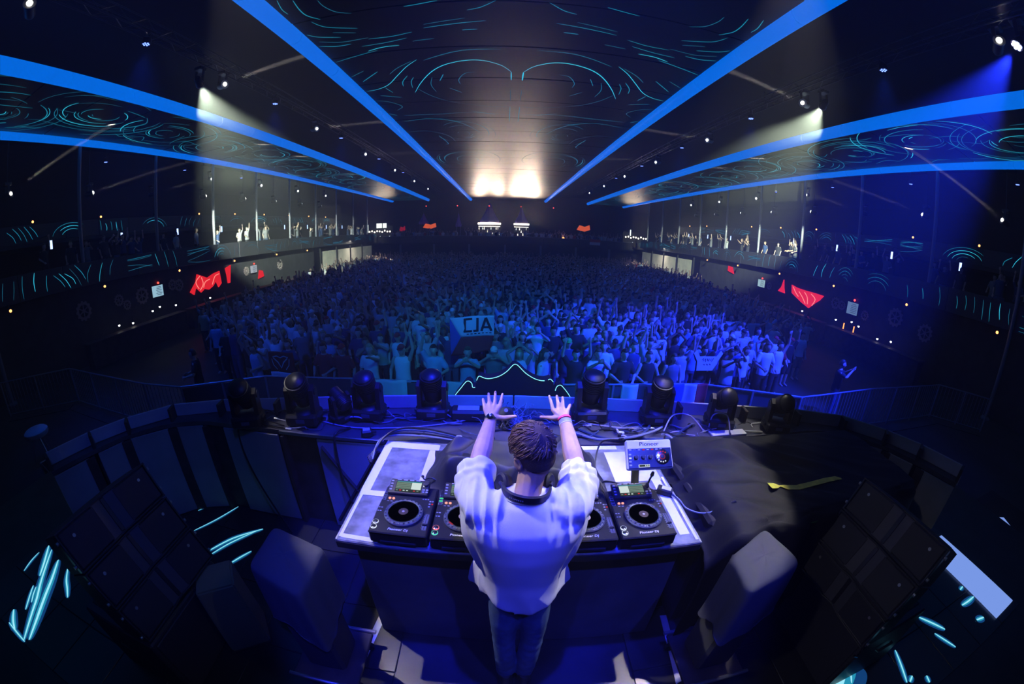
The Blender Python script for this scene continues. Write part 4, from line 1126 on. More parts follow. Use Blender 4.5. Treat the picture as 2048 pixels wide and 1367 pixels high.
# hooked loop of chain at the foot of the right stack
t = thing('rigging_shackle', 'bright steel shackle hanging at the lower corner of the right speaker stack', 'shackle', (2.03, .53, .63))
MB().tube([(0, 0, 0), (0, -.02, -.05), (-.02, -.03, -.085), (-.05, -.02, -.07)], .008, 8).build('bow', M_chrome, t, True)
MB().cyl((.0, .02, 0), (0, -.02, 0), .007, n=8).build('pin', M_chrome, t)
# little covered box in front of the left stack
t = thing('covered_box', 'small olive-grey covered box in front of the left speaker stack', 'box', (-1.76, 1.12, 0.012), R_(38))
bm = bmesh.new()
bmesh.ops.create_cube(bm, size=1)
for v in bm.verts:
    v.co = Vector((v.co.x * (.26 if v.co.z > 0 else .3), v.co.y * (.24 if v.co.z > 0 else .28), .32 + v.co.z * .62))
bmesh.ops.bevel(bm, geom=bm.edges[:], offset=.012, segments=2, affect='EDGES')
me = bpy.data.meshes.new('cover'); bm.to_mesh(me); bm.free()
M_olive = mat('olive_cloth', (0.30, 0.28, 0.18), 0.85, bump=.1, bscale=200)
me.materials.append(M_olive)
put('cover', me, t)
MB().box((0, 0, .01), (.31, .29, .02), bev=.004).build('base_board', M_rib, t)

# ---------------------------------------------------------------- cloth helper
def cloth(name, nu, nv, fn, m, parent, th=0.006):
    vs = [fn(i / (nu - 1), j / (nv - 1)) for j in range(nv) for i in range(nu)]
    fs = [(j * nu + i, j * nu + i + 1, (j + 1) * nu + i + 1, (j + 1) * nu + i) for j in range(nv - 1) for i in range(nu - 1)]
    me = bpy.data.meshes.new(name)
    me.from_pydata([tuple(v) for v in vs], [], fs)
    me.materials.append(m)
    me.polygons.foreach_set('use_smooth', [True] * len(me.polygons))
    o = put(name, me, parent)
    md = o.modifiers.new('thickness', 'SOLIDIFY'); md.thickness = th
    return o
def fnoise(x, y, z=0, s=1.0):
    return noise.noise(Vector((x * s, y * s, z)))
def smooth(a, b, x):
    t = max(0.0, min(1.0, (x - a) / (b - a)))
    return t * t * (3 - 2 * t)
# ---------------------------------------------------------------- cloth-covered monitor speakers on dollies
M_cover = mat('grey_cover', (0.075, 0.078, 0.085), 0.85, bump=.12, bscale=250)
def covered(quad, label, seed, ztop=1.08, zlow=.66, col=M_cover):
    c = sum((Vector((*q, 0)) for q in quad), Vector()) / 4
    t = thing('covered_monitor', label, 'speaker', (c.x, c.y, 0.012))
    q = [Vector((*p, 0)) - c for p in quad]
    n = 64
    per = []
    # rounded perimeter
    for k in range(4):
        a, b, d = q[k - 1], q[k], q[(k + 1) % 4]
        r = .05
        p0 = b + (a - b).normalized() * r; p1 = b + (d - b).normalized() * r
        per.append((p0, b, p1))
    loop = []
    for k in range(4):
        p0, b, p1 = per[k]
        for i in range(5):
            u = i / 4
            loop.append((1 - u) ** 2 * p0 + 2 * u * (1 - u) * b + u * u * p1)
        e0, e1 = p1, per[(k + 1) % 4][0]
        for i in range(1, 11):
            loop.append(e0.lerp(e1, i / 11))
    N = len(loop)
    vs = []; fs = []
    levels = [(0.0, 0.03), (.5, .028), (.9, .012), (1.0, -.004), (1.03, -.05), (1.05, -.15), (1.08, -.3), (1.1, -.42), (1.13, zlow - ztop)]
    for li, (sc, dz) in enumerate(levels):
        for i, p in enumerate(loop):
            a = i / N * 2 * PI
            k = 0 if li < 3 else (li - 2) * .006
            f = 1 + k * math.sin(a * 5 + seed) + k * .8 * math.sin(a * 11 + seed * 2)
            hem = 0 if li < 8 else .05 * math.sin(a * 3 + seed)
            w = .006 * fnoise(p.x * 9, p.y * 9, li * .7 + seed)
            vs.append((p.x * sc * f, p.y * sc * f, ztop + dz + hem + w))
    for li in range(len(levels) - 1):
        for i in range(N):
            j = (i + 1) % N
            fs.append((li * N + i, li * N + j, (li + 1) * N + j, (li + 1) * N + i))
    me = bpy.data.meshes.new('cloth_cover')
    me.from_pydata(vs, [], fs); me.materials.append(col)
    me.polygons.foreach_set('use_smooth', [True] * len(fs))
    bm = bmesh.new(); bm.from_mesh(me); bmesh.ops.recalc_face_normals(bm, faces=bm.faces); bm.to_mesh(me); bm.free()
    o = put('cloth_cover', me, t)
    md = o.modifiers.new('smooth', 'SUBSURF'); md.levels = 1; md.render_levels = 1
    MB().box((0, 0, .60), (.25, .24, .88), bev=.02).build('cabinet', M_cab, t)
    MB().box((0, 0, .13), (.42, .40, .03), bev=.006).build('dolly_board', M_rib, t)
    for sx in (-1, 1):
        MB().tube([(-.23, sx * .21, .15), (.23, sx * .21, .15)], .014, 8).build('dolly_rail', M_alu, t)
        for sy in (-1, 1):
            MB().tube([(sx * .17, sy * .15, .045), (sx * .17, sy * .15, .12)], .014, 8).build('castor_stem', M_alu, t)
            MB().lathe([(.02, -.014), (.043, -.012), (.043, .012), (.02, .014)], 14, 0, Matrix.Translation((sx * .17, sy * .15, .044)) @ Matrix.Rotation(PI / 2, 4, 'X')).build('wheel', M_rubber, t, True)
    return t
covered([(-1.204, 1.273), (-.843, 1.178), (-.857, .865), (-1.195, .96)], 'grey cloth-covered monitor speaker on the left of the performer, patched with blue light', 1.0)
covered([(1.464, 1.25), (1.526, .95), (1.118, .848), (1.135, 1.10)], 'dark grey cloth-covered monitor speaker on the right of the performer', 2.4)

# ---------------------------------------------------------------- black cloths
M_cloth = mat('black_cloth', (0.03, 0.03, 0.033), 0.55, bump=.08, bscale=200)
M_cloth2 = mat('charcoal_cloth', (0.016, 0.016, 0.018), 0.7, spec=.25, bump=.1, bscale=160)
t = thing('cloth_bundle', 'crumpled black cloth heaped over gear on the table behind the players', 'cloth', (.09, 2.0, 1.0215))
def fn(u, v):
    x = -.56 + 1.12 * u; y = -.27 + .53 * v
    h = .15 * smooth(0, .16, u) * smooth(0, .16, 1 - u) * smooth(0, .22, v) * smooth(0, .12, 1 - v)
    w = h / .15
    ridge = abs(fnoise(x * 3.2 + y * 1.5, y * 3 - x, 1.3))
    ridge2 = abs(fnoise(x * 7 - y * 5, y * 6 + x * 2, 4.3))
    h = h * (.75 + .5 * fnoise(x, y, 2, 2.2)) + w * (.075 * (1 - 2.2 * ridge) + .03 * (1 - 2 * ridge2))
    e = .03 * fnoise(x, y, 9, 5)
    return (x + e, y + .03 * fnoise(x, y, 5, 5), max(.004, h + .004))
cloth('folds', 130, 70, fn, M_cloth, t)
MB().box((-.2, .02, .05), (.3, .26, .1), bev=.01).build('hidden_case', M_plast, t)
MB().box((.3, .02, .05), (.3, .26, .1), bev=.01).build('hidden_case', M_plast, t)
# big black cover over the desk to the right
cv = thing('black_cover', 'large wrinkled black dust cover on the desk right of the table, yellow tape on it', 'cover', (2.0, 1.75, 0.012))
def fn2(u, v):
    # u: left to right 1.12..3.05, v: back to front then down
    x = 1.16 + 2.0 * u
    s = v * 1.75
    y0, y1 = 2.3 - .12 * u, 1.31 - .02 * u
    L = y0 - y1
    if s < L:
        y = y0 - s; z = 1.09 - .02 * u
        wt = smooth(0, .25, s) * smooth(0, .2, L - s)
        z += wt * (.10 * math.exp(-((x - 1.62) / .16) ** 2 - ((y - 2.02) / .16) ** 2) + .035 * fnoise(x, y, 3, 1.7))
    else:
        y = y1 - .05 * smooth(0, .1, s - L) - .03 * (s - L); z = 1.07 - .02 * u - max(0, (s - L - .04))
        wt = 1
    d = x * .9 + y * 1.5
    fold = (1 - abs(fnoise(d * 2.6, (x - y) * .8, 1.0)) * 3) * .03 + (1 - abs(fnoise(d * 5.2 + 3, (x - y) * 1.3, 2.0)) * 3) * .016
    fade = 1 - .75 * smooth(1.7, 2.6, x)
    if s < L:
        z += fold * fade * (.4 + .6 * wt)
    else:
        y += -abs(fold) * .9 * fade - .015 * math.sin(x * 19)
        x += .02 * fnoise(x, z, 7, 3)
    edge = smooth(.08, 0, u)
    z -= edge * .25 * (0.5 + .5 * v)
    x -= edge * 0.02
    return (x - 2.0, y - 1.75, z - .012)
cloth('folds', 120, 100, fn2, M_cloth2, cv)
MB().box((.1, .06, .515), (1.8, .78, 1.0), bev=.02).build('desk', M_black, cv)
M_yel = mat('yellow_tape', (0.62, 0.62, 0.08), 0.6, var=.15, vscale=20)
tp = []
ytp = [(1.685, 1.55, .062), (1.74, 1.552, .058), (1.775, 1.545, .012), (1.83, 1.535, .05), (1.95, 1.535, .05), (2.1, 1.545, .048), (2.25, 1.55, .05), (2.37, 1.545, .045), (2.41, 1.53, .02)]
vs = []; fs = []
for i, (x, y, w) in enumerate(ytp):
    def top(yy):
        v = (2.3 - .12 * (x - 1.16) / 2.0 - yy) / 1.75
        return fn2((x - 1.16) / 2.0, v)[2]
    z = max(top(y - w / 2), top(y), top(y + w / 2)) + .014
    vs += [(x - 2.0, y - w / 2 - 1.75, z), (x - 2.0, y + w / 2 - 1.75, z)]
    if i: fs.append((2 * i - 2, 2 * i, 2 * i + 1, 2 * i - 1))
me = bpy.data.meshes.new('yellow_tape'); me.from_pydata(vs, [], fs); me.materials.append(M_yel)
o = put('yellow_tape', me, cv); md = o.modifiers.new('t', 'SOLIDIFY'); md.thickness = .002
o['label'] = 'bright yellow-green strip of tape, twisted at one end'
vs = [(x - 2.0, 1.305 - .03 * (x - 1.4) - 1.75 - .03, 1.02 - .012 + .02 * math.sin(x * 3) + dz) for x in (1.7, 1.85, 2.0, 2.15, 2.3) for dz in (0, .018)]
MB().add(vs, [(2 * i, 2 * i + 2, 2 * i + 3, 2 * i + 1) for i in range(4)]).build('hem_stripe', mat('green_stripe', (.12, .45, .10), .6), cv)

# ---------------------------------------------------------------- cables and small gear on the counter
M_cabk = mat('cable_black', (0.02, 0.02, 0.024), 0.45)
M_cabw = mat('cable_white', (0.55, 0.55, 0.58), 0.5)
M_cabg = mat('cable_grey', (0.22, 0.25, 0.30), 0.45)
M_cabb = mat('cable_blue', (0.03, 0.06, 0.14), 0.4)
def cable(pts, r, m, lab, plug=None, grp='cables on the booth counter'):
    t = thing('cable', lab, 'cable', pts[0], 0, grp)
    o = Vector(pts[0])
    MB().tube([p - o for p in catmull(pts, 8)], r, 7).build('lead', m, t, True)
    for e, f in (((0, 1)), ((-1, -2))):
        a, b = Vector(pts[e]) - o, Vector(pts[f]) - o
        d = (a - b).normalized()
        MB().cyl(a, a + d * .03, r * 2.0, r * 1.6, n=8).build('plug', plug or M_alu, t, True)
    return t
def zc(x, y): return 1.006
cable([(-1.9, 2.47, 1.06), (-1.75, 2.5, 1.03), (-1.6, 2.6, 1.012), (-1.35, 2.545, 1.012), (-1.1, 2.53, 1.012), (-.7, 2.60, 1.012), (-.4, 2.70, 1.012), (-.14, 2.80, 1.03)], .0055, M_cabw, 'long thin white cable running along the counter from the left to the crest')
cable([(.30, 2.80, 1.03), (.58, 2.77, 1.012), (.8, 2.68, 1.012), (1.05, 2.62, 1.012), (1.24, 2.60, 1.012)], .0055, M_cabw, 'white cable running along the counter from the nest of wires towards the right')
cable([(.95, 2.5, 1.012), (1.1, 2.44, 1.012), (1.35, 2.43, 1.012), (1.5, 2.52, 1.03), (1.62, 2.62, 1.012)], .012, M_cabb, 'thick blue-grey cable looping in front of the right-hand moving heads', M_plast)
cable([(.62, 2.62, 1.012), (.8, 2.46, 1.014), (1.0, 2.42, 1.02), (1.15, 2.52, 1.02), (1.25, 2.66, 1.012)], .012, M_cabb, 'thick blue cable curving in front of the moving head right of the crest', M_plast)
cable([(.55, 2.57, 1.012), (.75, 2.42, 1.03), (.98, 2.405, 1.05), (1.2, 2.48, 1.05), (1.35, 2.62, 1.012)], .011, M_cabg, 'thick grey cable looping nearest the effects unit', M_plast)
cable([(1.32, 2.52, 1.01), (1.42, 2.6, 1.13), (1.6, 2.62, 1.11), (1.7, 2.52, 1.02)], .006, M_cabw, 'white lead arching up between the right-hand moving heads')
cable([(1.75, 2.52, 1.012), (1.80, 2.56, 1.14), (1.9, 2.50, 1.16), (1.92, 2.42, 1.03)], .006, M_cabw, 'white lead looping over the pale metal plate')
cable([(1.28, 2.40, 1.01), (1.26, 2.34, 1.10), (1.36, 2.28, 1.05), (1.44, 2.36, 1.02)], .007, M_cabw, 'short white lead bent behind the effects unit')
cable([(-2.05, 2.42, 1.01), (-2.2, 2.38, 1.03), (-2.28, 2.35, .95), (-2.2, 2.3, .6), (-1.9, 2.2, .02)], .008, M_cabk, 'black cable hanging down the left plywood wall from the counter', M_plast)
cable([(-1.25, 2.5, 1.01), (-1.3, 2.41, 1.03), (-1.31, 2.36, .95), (-1.28, 2.34, .5), (-1.1, 2.25, .02)], .008, M_cabk, 'black cable hanging down beside the table from the counter', M_plast)
for k in range(4):
    cable([(-.9 - .01 * k, 2.1 + .02 * k, 1.01), (-.88 + .02 * k, 2.33 + .012 * k, 1.06 + .012 * k), (-.6, 2.40 + .016 * k, 1.05 + .014 * k), (-.25, 2.37 + .02 * k, 1.03)], .007, [M_cabg, M_cabk, M_cabb, M_cabk][k], 'cable %s in the arched bundle over the back left corner of the table' % ['lowest', 'second lowest', 'second highest', 'highest'][k], M_plast)
cable([(-.5, 1.93, 1.028), (-.47, 1.86, 1.06), (-.42, 1.84, 1.09), (-.34, 1.82, 1.04), (-.3, 1.76, 1.03)], .005, M_cabk, 'black lead with silver plugs behind the left players', M_chrome, 'leads behind the players')
cable([(.63, 1.78, 1.06), (.60, 1.95, 1.10), (.66, 2.1, 1.20), (.75, 2.0, 1.28)], .006, M_cabk, 'black lead from the effects unit curving left behind the stand', M_plast, 'leads behind the players')
cable([(.86, 1.66, 1.24), (.88, 1.72, 1.12), (.93, 1.74, 1.06), (.99, 1.755, 1.045)], .006, M_cabk, 'black lead from the effects unit to the power adapter', M_plast, 'leads behind the players')
cable([(1.05, 1.72, 1.045), (1.09, 1.66, 1.03), (1.13, 1.6, 1.0), (1.22, 1.52, 1.02), (1.35, 1.48, 1.11)], .006, M_cabg, 'grey lead from the power adapter over the table edge to the black cover', M_plast, 'leads behind the players')
cable([(.7, 1.74, 1.03), (.62, 1.80, 1.04), (.66, 1.9, 1.03), (.76, 1.86, 1.028), (.82, 1.78, 1.03)], .005, M_cabk, 'black lead looping on the white tabletop under the stand', M_plast, 'leads behind the players')
# loose tangle of black, grey and white wire along the counter: nobody could count it
g = MB(); g2 = MB()
r = random.Random(5)
for k in range(70):
    x = r.uniform(-2.1, 2.3)
    if -.3 < x < .5 and r.random() < .3: continue
    y = 2.46 + r.random() * .2 + (.12 if abs(x) < 1.4 else 0)
    z = 1.008
    pts = [(x, y, z)]
    a = r.uniform(0, 2 * PI)
    for i in range(r.randint(3, 6)):
        a += r.uniform(-1.3, 1.3)
        x += math.cos(a) * .09; y = min(max(y + math.sin(a) * .05, 2.42), 2.78)
        z = 1.008 + abs(r.gauss(0, .022))
        pts.append((x, y, z))
    g.tube(catmull(pts, 5), r.choice((.003, .004, .006, .008)), 5, r.choice((0, 0, 0, 0, 1, 1, 2, 2, 3)))
o = g.build('cable_tangle', [M_cabk, M_cabg, M_cabb, M_cabw], None, True)
tag(o, 'tangle of black, grey and blue cables strewn along the booth counter', 'cables', None, 'stuff')
for k in range(60):
    x, y, z = .10 + r.gauss(0, .1), 2.80 + r.uniform(-.12, .1), 1.015
    pts = [(x, y, z)]
    a = r.uniform(0, 2 * PI)
    for i in range(4):
        a += r.uniform(-1.2, 1.2)
        x += math.cos(a) * .055; y += math.sin(a) * .05; z = 1.01 + abs(r.gauss(0, .045))
        y = min(max(y, 2.6), 2.97)
        pts.append((x, y, z))
    g2.tube(catmull(pts, 4), .0032, 4, r.choice((0, 0, 1)))
o = g2.build('wire_nest', [M_cabw, M_cabb], None, True)
tag(o, 'nest of thin pale wires on the counter between the performer and the crest', 'wires', None, 'stuff')
# plug-in bits on the counter
def bit(x, y, d, rz, lab, m, nm='plug_box'):
    t = thing(nm, lab, 'small gear', (x, y, 1.0005), rz)
    MB().box((0, 0, d[2] / 2), d, bev=min(d) * .2).build('case', m, t)
    MB().box((0, 0, d[2] + .0008), (d[0] * .6, d[1] * .6, .0015)).build('label', M_tape if m is not M_tape else M_plast, t)
    MB().cyl((d[0] / 2, 0, d[2] / 2), (d[0] / 2 + .03, 0, d[2] / 2), d[2] * .2, n=8).build('socket', M_plast2, t)
bit(-.28, 2.80, (.30, .14, .10), .03, 'dark flat box on the counter left of the crest, behind the raised left hand', M_plast2, 'junction_box')
bit(-1.05, 2.43, (.09, .07, .06), .4, 'small black block at the front edge of the counter, left of the table', M_plast)
bit(-.32, 2.42, (.05, .035, .05), .1, 'white square plug standing behind the cloth', M_white)
bit(-.10, 2.40, (.035, .03, .09), .5, 'upright white adapter by the left forearm', M_white)
bit(.95, 2.55, (.07, .03, .02), -.2, 'small white label block on the counter right of the nest of wires', M_white)
bit(1.02, 2.42, (.09, .02, .01), 0, 'white tape tag on the counter edge behind the effects unit', M_white)
t = thing('metal_plate', 'pale metal plate lying at the back of the black cover', 'plate', (1.92, 2.45, 1.0005), -.02)
MB().box((0, 0, .012), (.36, .085, .022), bev=.004).build('plate', mat('cream_metal', (.72, .72, .58), .4), t)
MB().tube([(.18, 0, .02), (.28, -.02, .02), (.36, -.03, .015)], .01, 8).build('connector', M_alu, t, True)
t = thing('metal_rod', 'thin bright metal rod on the left part of the counter', 'rod', (-1.93, 2.42, 1.001), -.05)
MB().cyl((-.14, 0, .009), (.14, 0, .009), .007, n=8).build('rod', M_chrome, t, True)
MB().cyl((.14, 0, .009), (.2, 0, .009), .009, n=8).build('grip', M_white, t, True)
t = thing('goose_lamp', 'black desk lamp with a round shade among the wires by the left thumb', 'lamp', (.03, 2.66, 1.0005))
MB().lathe([(.06, 0), (.06, .015), (.02, .02)], 16).build('foot', M_plast, t, True)
MB().tube(catmull([(0, 0, .02), (0, .03, .09), (0, .01, .15), (0, -.03, .16)], 5), .008, 8).build('neck', M_plast, t, True)
MB().lathe([(.015, .05), (.055, .0), (.06, -.02), (.052, -.018), (.012, .04)], 20, 0, Matrix.Translation((0, -.05, .16)) @ Matrix.Rotation(R_(40), 4, 'X')).build('shade', mat('olive_shade', (.12, .13, .07), .4), t, True)

# ---------------------------------------------------------------- open road cases beside the stage
def roadcase(x, y, rz, lab):
    t = thing('road_case', lab, 'case', (x, y, FZ), rz)
    w, d, h = 1.0, .8, .62
    M_case = mat('case_board', (.04, .04, .06), .5)
    for s in (-1, 1):
        MB().box((s * (w / 2 - .01), 0, .1 + h / 2), (.02, d, h)).build('side_board', M_case, t)
        MB().box((0, s * (d / 2 - .01), .1 + h / 2), (w, .02, h)).build('side_board', M_case, t)
        for e in (-1, 1):
            MB().tube([(s * w / 2, e * d / 2, .1), (s * w / 2, e * d / 2, .1 + h)], .018, 6).build('edge_rail', M_alu, t)
            MB().tube([(-w / 2, s * d / 2, .1 + (h if e > 0 else 0)), (w / 2, s * d / 2, .1 + (h if e > 0 else 0))], .018, 6).build('edge_rail', M_alu, t)
            MB().lathe([(.03, -.02), (.055, -.018), (.055, .018), (.03, .02)], 12, 0, Matrix.Translation((s * .4, e * .3, .055)) @ Matrix.Rotation(PI / 2, 4, 'X')).build('castor', M_rubber, t, True)
        MB().box((s * .26, -d / 2 - .005, .1 + h * .55), (.2, .012, .18), bev=.004).build('recessed_handle', M_alu, t)
        MB().box((s * .26, -d / 2 - .013, .1 + h * .55), (.15, .012, .12), bev=.004).build('handle_dish', M_black, t)
    MB().box((0, 0, .11), (w, d, .02)).build('floor_board', M_case, t)
    MB().box((0, -d / 2 - .01, .1 + h * .6), (.1, .012, .14), bev=.004).build('latch', M_alu, t)
    MB().box((.05, .05, .42), (.6, .5, .5), bev=.05).build('contents', M_cloth, t)
roadcase(-8.25, 3.05, R_(80), 'open steel-edged road case on the floor left of the stage, lit blue')
roadcase(8.45, 3.1, R_(-80), 'open steel-edged road case on the floor right of the stage, lit blue')
# low tom-like stool far left
t = thing('round_stool', 'pale round stool standing in the dark on the far left', 'stool', (-10.6, 3.4, FZ))
MB().lathe([(.3, .62), (.33, .66), (.33, .74), (.28, .78), (0, .785)], 20).build('seat', M_board, t, True)
for k in range(3):
    a = 2 * PI * k / 3
    MB().tube([(.1 * math.cos(a), .1 * math.sin(a), .63), (.32 * math.cos(a), .32 * math.sin(a), 0.0)], .018, 6).build('leg', M_alu, t)

# ---------------------------------------------------------------- crowd barrier in front of the stage, fences at the sides
M_glass = mat('barrier_panel', (0.05, 0.09, 0.11), 0.2, spec=.6)
M_rail = mat('barrier_rail', (0.42, 0.48, 0.55), 0.35, .6)
BZ = -0.42
def barrier(a, b, lab, np_, fence=False, top=BZ):
    a, b = Vector((*a, 0)), Vector((*b, 0))
    d = b - a
    ang = math.atan2(d.y, d.x)
    t = thing('crowd_fence' if fence else 'crowd_barrier', lab, 'fence' if fence else 'barrier', (a.x, a.y, FZ), ang, 'side fences' if fence else 'front barrier')
    L = d.length; H = top - FZ
    MB().tube([(0, 0, H), (L, 0, H)], .022, 8).build('top_rail', M_rail, t, True)
    MB().tube([(0, 0, .08), (L, 0, .08)], .018, 6).build('bottom_rail', M_rail, t)
    for k in range(np_ + 1):
        x = L * k / np_
        MB().box((x, 0, H / 2), (.05, .04, H), bev=.006).build('post', M_rail, t)
        if k < np_ and not fence:
            MB().box((x + L / np_ / 2, .01, H / 2 + .03), (L / np_ - .05, .012, H - .14)).build('panel', M_glass, t)
    if fence:
        n = int(L / .14)
        for k in range(1, n):
            MB().tube([(L * k / n, 0, .08), (L * k / n, 0, H)], .008, 5).build('bar', M_rail, t)
    MB().box((L / 2, -.3, .012), (L * .86, .4, .016)).build('foot_plate', M_dark, t)
barrier((-7.2, 5.85), (-5.36, 6.84), 'slanting barrier section with bright top rail at the left front corner', 2)
barrier((-5.36, 6.84), (-3.2, 6.98), 'barrier section left of the white cloth, before the red banner', 2)
barrier((-3.2, 6.98), (-1.0, 6.97), 'barrier section with the white cloth over its rail', 2)
barrier((-1.0, 6.97), (1.2, 6.97), 'middle barrier section behind the crest', 2)
barrier((1.2, 6.97), (3.4, 7.0), 'barrier section right of the crest, before the man in black', 2)
barrier((3.4, 7.0), (4.4, 6.98), 'short barrier section with the striped flag', 1)
barrier((4.4, 6.98), (6.66, 6.05), 'slanting barrier section with bright top rail at the right front corner', 2)
barrier((-8.64, 5.8), (-7.2, 5.85), 'short fence of upright bars joining the left end of the barrier', 1, True)
barrier((-13.3, 6.1), (-8.64, 5.8), 'long dark fence of upright bars left of the stage', 3, True)
barrier((-15.6, 4.3), (-13.3, 6.1), 'dark fence section turning back towards the left wall', 2, True)
barrier((6.66, 6.05), (9.69, 6.25), 'fence of upright bars joining the right end of the barrier', 2, True)
barrier((9.69, 6.25), (13.84, 6.12), 'long dark fence of upright bars right of the stage', 3, True)
barrier((13.84, 6.12), (15.3, 4.6), 'dark fence section turning back towards the right wall', 2, True)
# cloths and flags hung on the barrier
def hung(x, w, h, cols, lab, nm='barrier_cloth', y=6.9, top=BZ + .03):
    t = thing(nm, lab, 'cloth', (x, y, top))
    n = len(cols)
    for k, c in enumerate(cols):
        def fnh(u, v, k=k):
            xx = -w / 2 + w * (k + u) / n
            return (xx, -.035 - .03 * math.sin(xx * 14) - .05 * v * fnoise(xx, v, 1, 4), .02 - h * v * (1 + .1 * math.sin(xx * 9)))
        cloth(['white_field', 'blue_field', 'red_field', 'dark_field'][c], 12, 14, fnh, [M_fw, M_fb, M_fr, M_fd][c], t, .004)
M_fw = mat('flag_white', (.72, .72, .74), .85); M_fb = mat('flag_blue', (.03, .10, .45), .85); M_fr = mat('flag_red', (.5, .03, .04), .85); M_fd = mat('flag_dark', (.05, .05, .06), .85)
hung(-2.35, .8, .85, [0], 'white cloth hung over the barrier behind the left moving heads')
hung(-.95, .5, .7, [0], 'smaller white cloth on the barrier left of the crest')
hung(3.0, 1.1, .85, [0, 3, 2], 'white, dark and red flag hung over the barrier right of the middle')
hung(4.05, .9, .85, [1, 0, 2], 'blue, white and red flag hung over the barrier behind the right-hand moving heads')

# ---------------------------------------------------------------- trusses and hung lights
M_truss = mat('truss_black', (.05, .05, .055), .4, .5)
for sx, side in ((-1, 'left'), (1, 'right')):
    x0 = HX + sx * 9.45
    t = thing('lighting_truss', 'long dark box truss carrying the %s row of lights' % side, 'truss', (x0, 24, 8.55))
    for dx in (-.17, .17):
        for dz in (-.17, .17):
            MB().tube([(dx, -27, dz), (dx, 28, dz)], .025, 8).build('chord', M_truss, t)
    g = MB()
    for k in range(55):
        y = -27 + k
        for dx in (-.17, .17):
            g.tube([(dx, y, -.17), (dx, y + .5, .17), (dx, y + 1, -.17)], .012, 5)
        g.tube([(-.17, y, -.17), (.17, y + .5, -.17), (-.17, y + 1, -.17)], .012, 5)
    tag(g.build('lacing', M_truss, t), kind='stuff')
    for k in range(12):
        MB().tube([(0, -26 + 4.8 * k, .17), (0, -26 + 4.8 * k, .46)], .02, 6).build('hanger', M_truss, t)
G_spot = glow('spot_lens', (1.0, 0.97, 0.88), 7)
def truss_light_proto():
    t = thing('truss_spotlight', 'x', 'stage light', (0, 0, 0))
    MB().box((0, 0, .43), (.3, .3, .12), bev=.02).build('base', M_mh, t)
    for s in (-1, 1):
        MB().box((s * .16, 0, .2), (.035, .1, .4), bev=.01).build('yoke_arm', M_mh, t)
    hd = put('head', MB().lathe([(0, -.22), (.09, -.21), (.13, -.15), (.13, .08), (.15, .16), (.14, .18)], 20).mesh('head', M_mh, True), t, (0, 0, 0))
    put('lens_ring', MB().lathe([(.135, .16), (.15, .175), (.15, .19), (.12, .19)], 24).mesh('lens_ring', M_alu, True), hd)
    put('lit_lens', MB().ball((0, 0, .185), (.075, .075, .06), 16, 10).mesh('lit_lens', G_spot, True), hd)
    return t
ts0 = truss_light_proto()
used = [False]
def truss_light(P, target, lab, grp, hang=0.0):
    t = ts0 if not used[0] else dup(ts0)
    used[0] = True
    t.location = P
    t['label'] = lab; t['group'] = grp
    d = (Vector(target) - Vector(P)).normalized()
    for c in t.children:
        if c.name.startswith('head'): c.rotation_euler = d.to_track_quat('Z', 'Y').to_euler()
        if c.name.startswith('base') and hang:
            pass
    return t, d
def beam(P, target, power, col, deg):
    d = (Vector(target) - Vector(P)).normalized()
    return spot('beam', Vector(P) + d * .36, target, power, col, deg, 0.2, 0.06)
BEAMC = (1.0, 0.93, 0.80)
for sx, side in ((-1, 'left'), (1, 'right')):
    for k in range(7):
        P = (HX + sx * (9.55 + .02 * k), 3.37 + 6.87 * k, 7.95)
        tgt = (HX + sx * 5.29, P[1] - 1.45 + (.0 if k else 2.0), 7.45)
        if k == 0: tgt = (HX + sx * 6.2, 1.2, 9.0)
        truss_light(P, tgt, '%s white-lensed spotlight from the stage in the %s truss row' % (ORD[k], side), 'white spotlights in the ceiling trusses')
        if k < 4: beam(P, tgt, [320000, 340000, 240000, 180000][k], BEAMC, 1.3)
# the two fixtures that throw the wide white washes towards the rear sides
for P, tgt, lab in (((-9.74, 9.47, 7.95), (-14.44, 18.08, 6.25), 'brightest white wash light in the left truss, throwing a wide beam'), ((10.18, 9.71, 7.95), (14.81, 18.53, 6.7), 'brightest white wash light in the right truss, throwing a wide beam'),
                    ((9.69, 2.8, 7.95), (5.4, 8.6, -1.5), 'blue wash light in the near right truss with a ring of glowing lenses')):
    t, d = truss_light(P, tgt, lab, 'white spotlights in the ceiling trusses')
    xo = (HX - 9.45 if P[0] < 0 else HX + 9.45) - P[0]
    if abs(xo) > .2: MB().tube([(0, 0, .46), (xo, 0, .46)], .025, 8).build('side_arm', M_truss, t)
    if P[1] < 3:
        t['group'] = 'blue wash lights'
        for c in t.children:
            if c.name.startswith('head'):
                for k in range(7):
                    a = 2 * PI * k / 6
                    rr = 0 if k == 6 else .09
                    MB().ball((rr * math.cos(a), rr * math.sin(a), .2), (.04, .04, .02), 10, 6).build('lit_lens', glow('blue_lens', (.45, .5, 1), 8) if k == 0 else bpy.data.materials['blue_lens'], c)
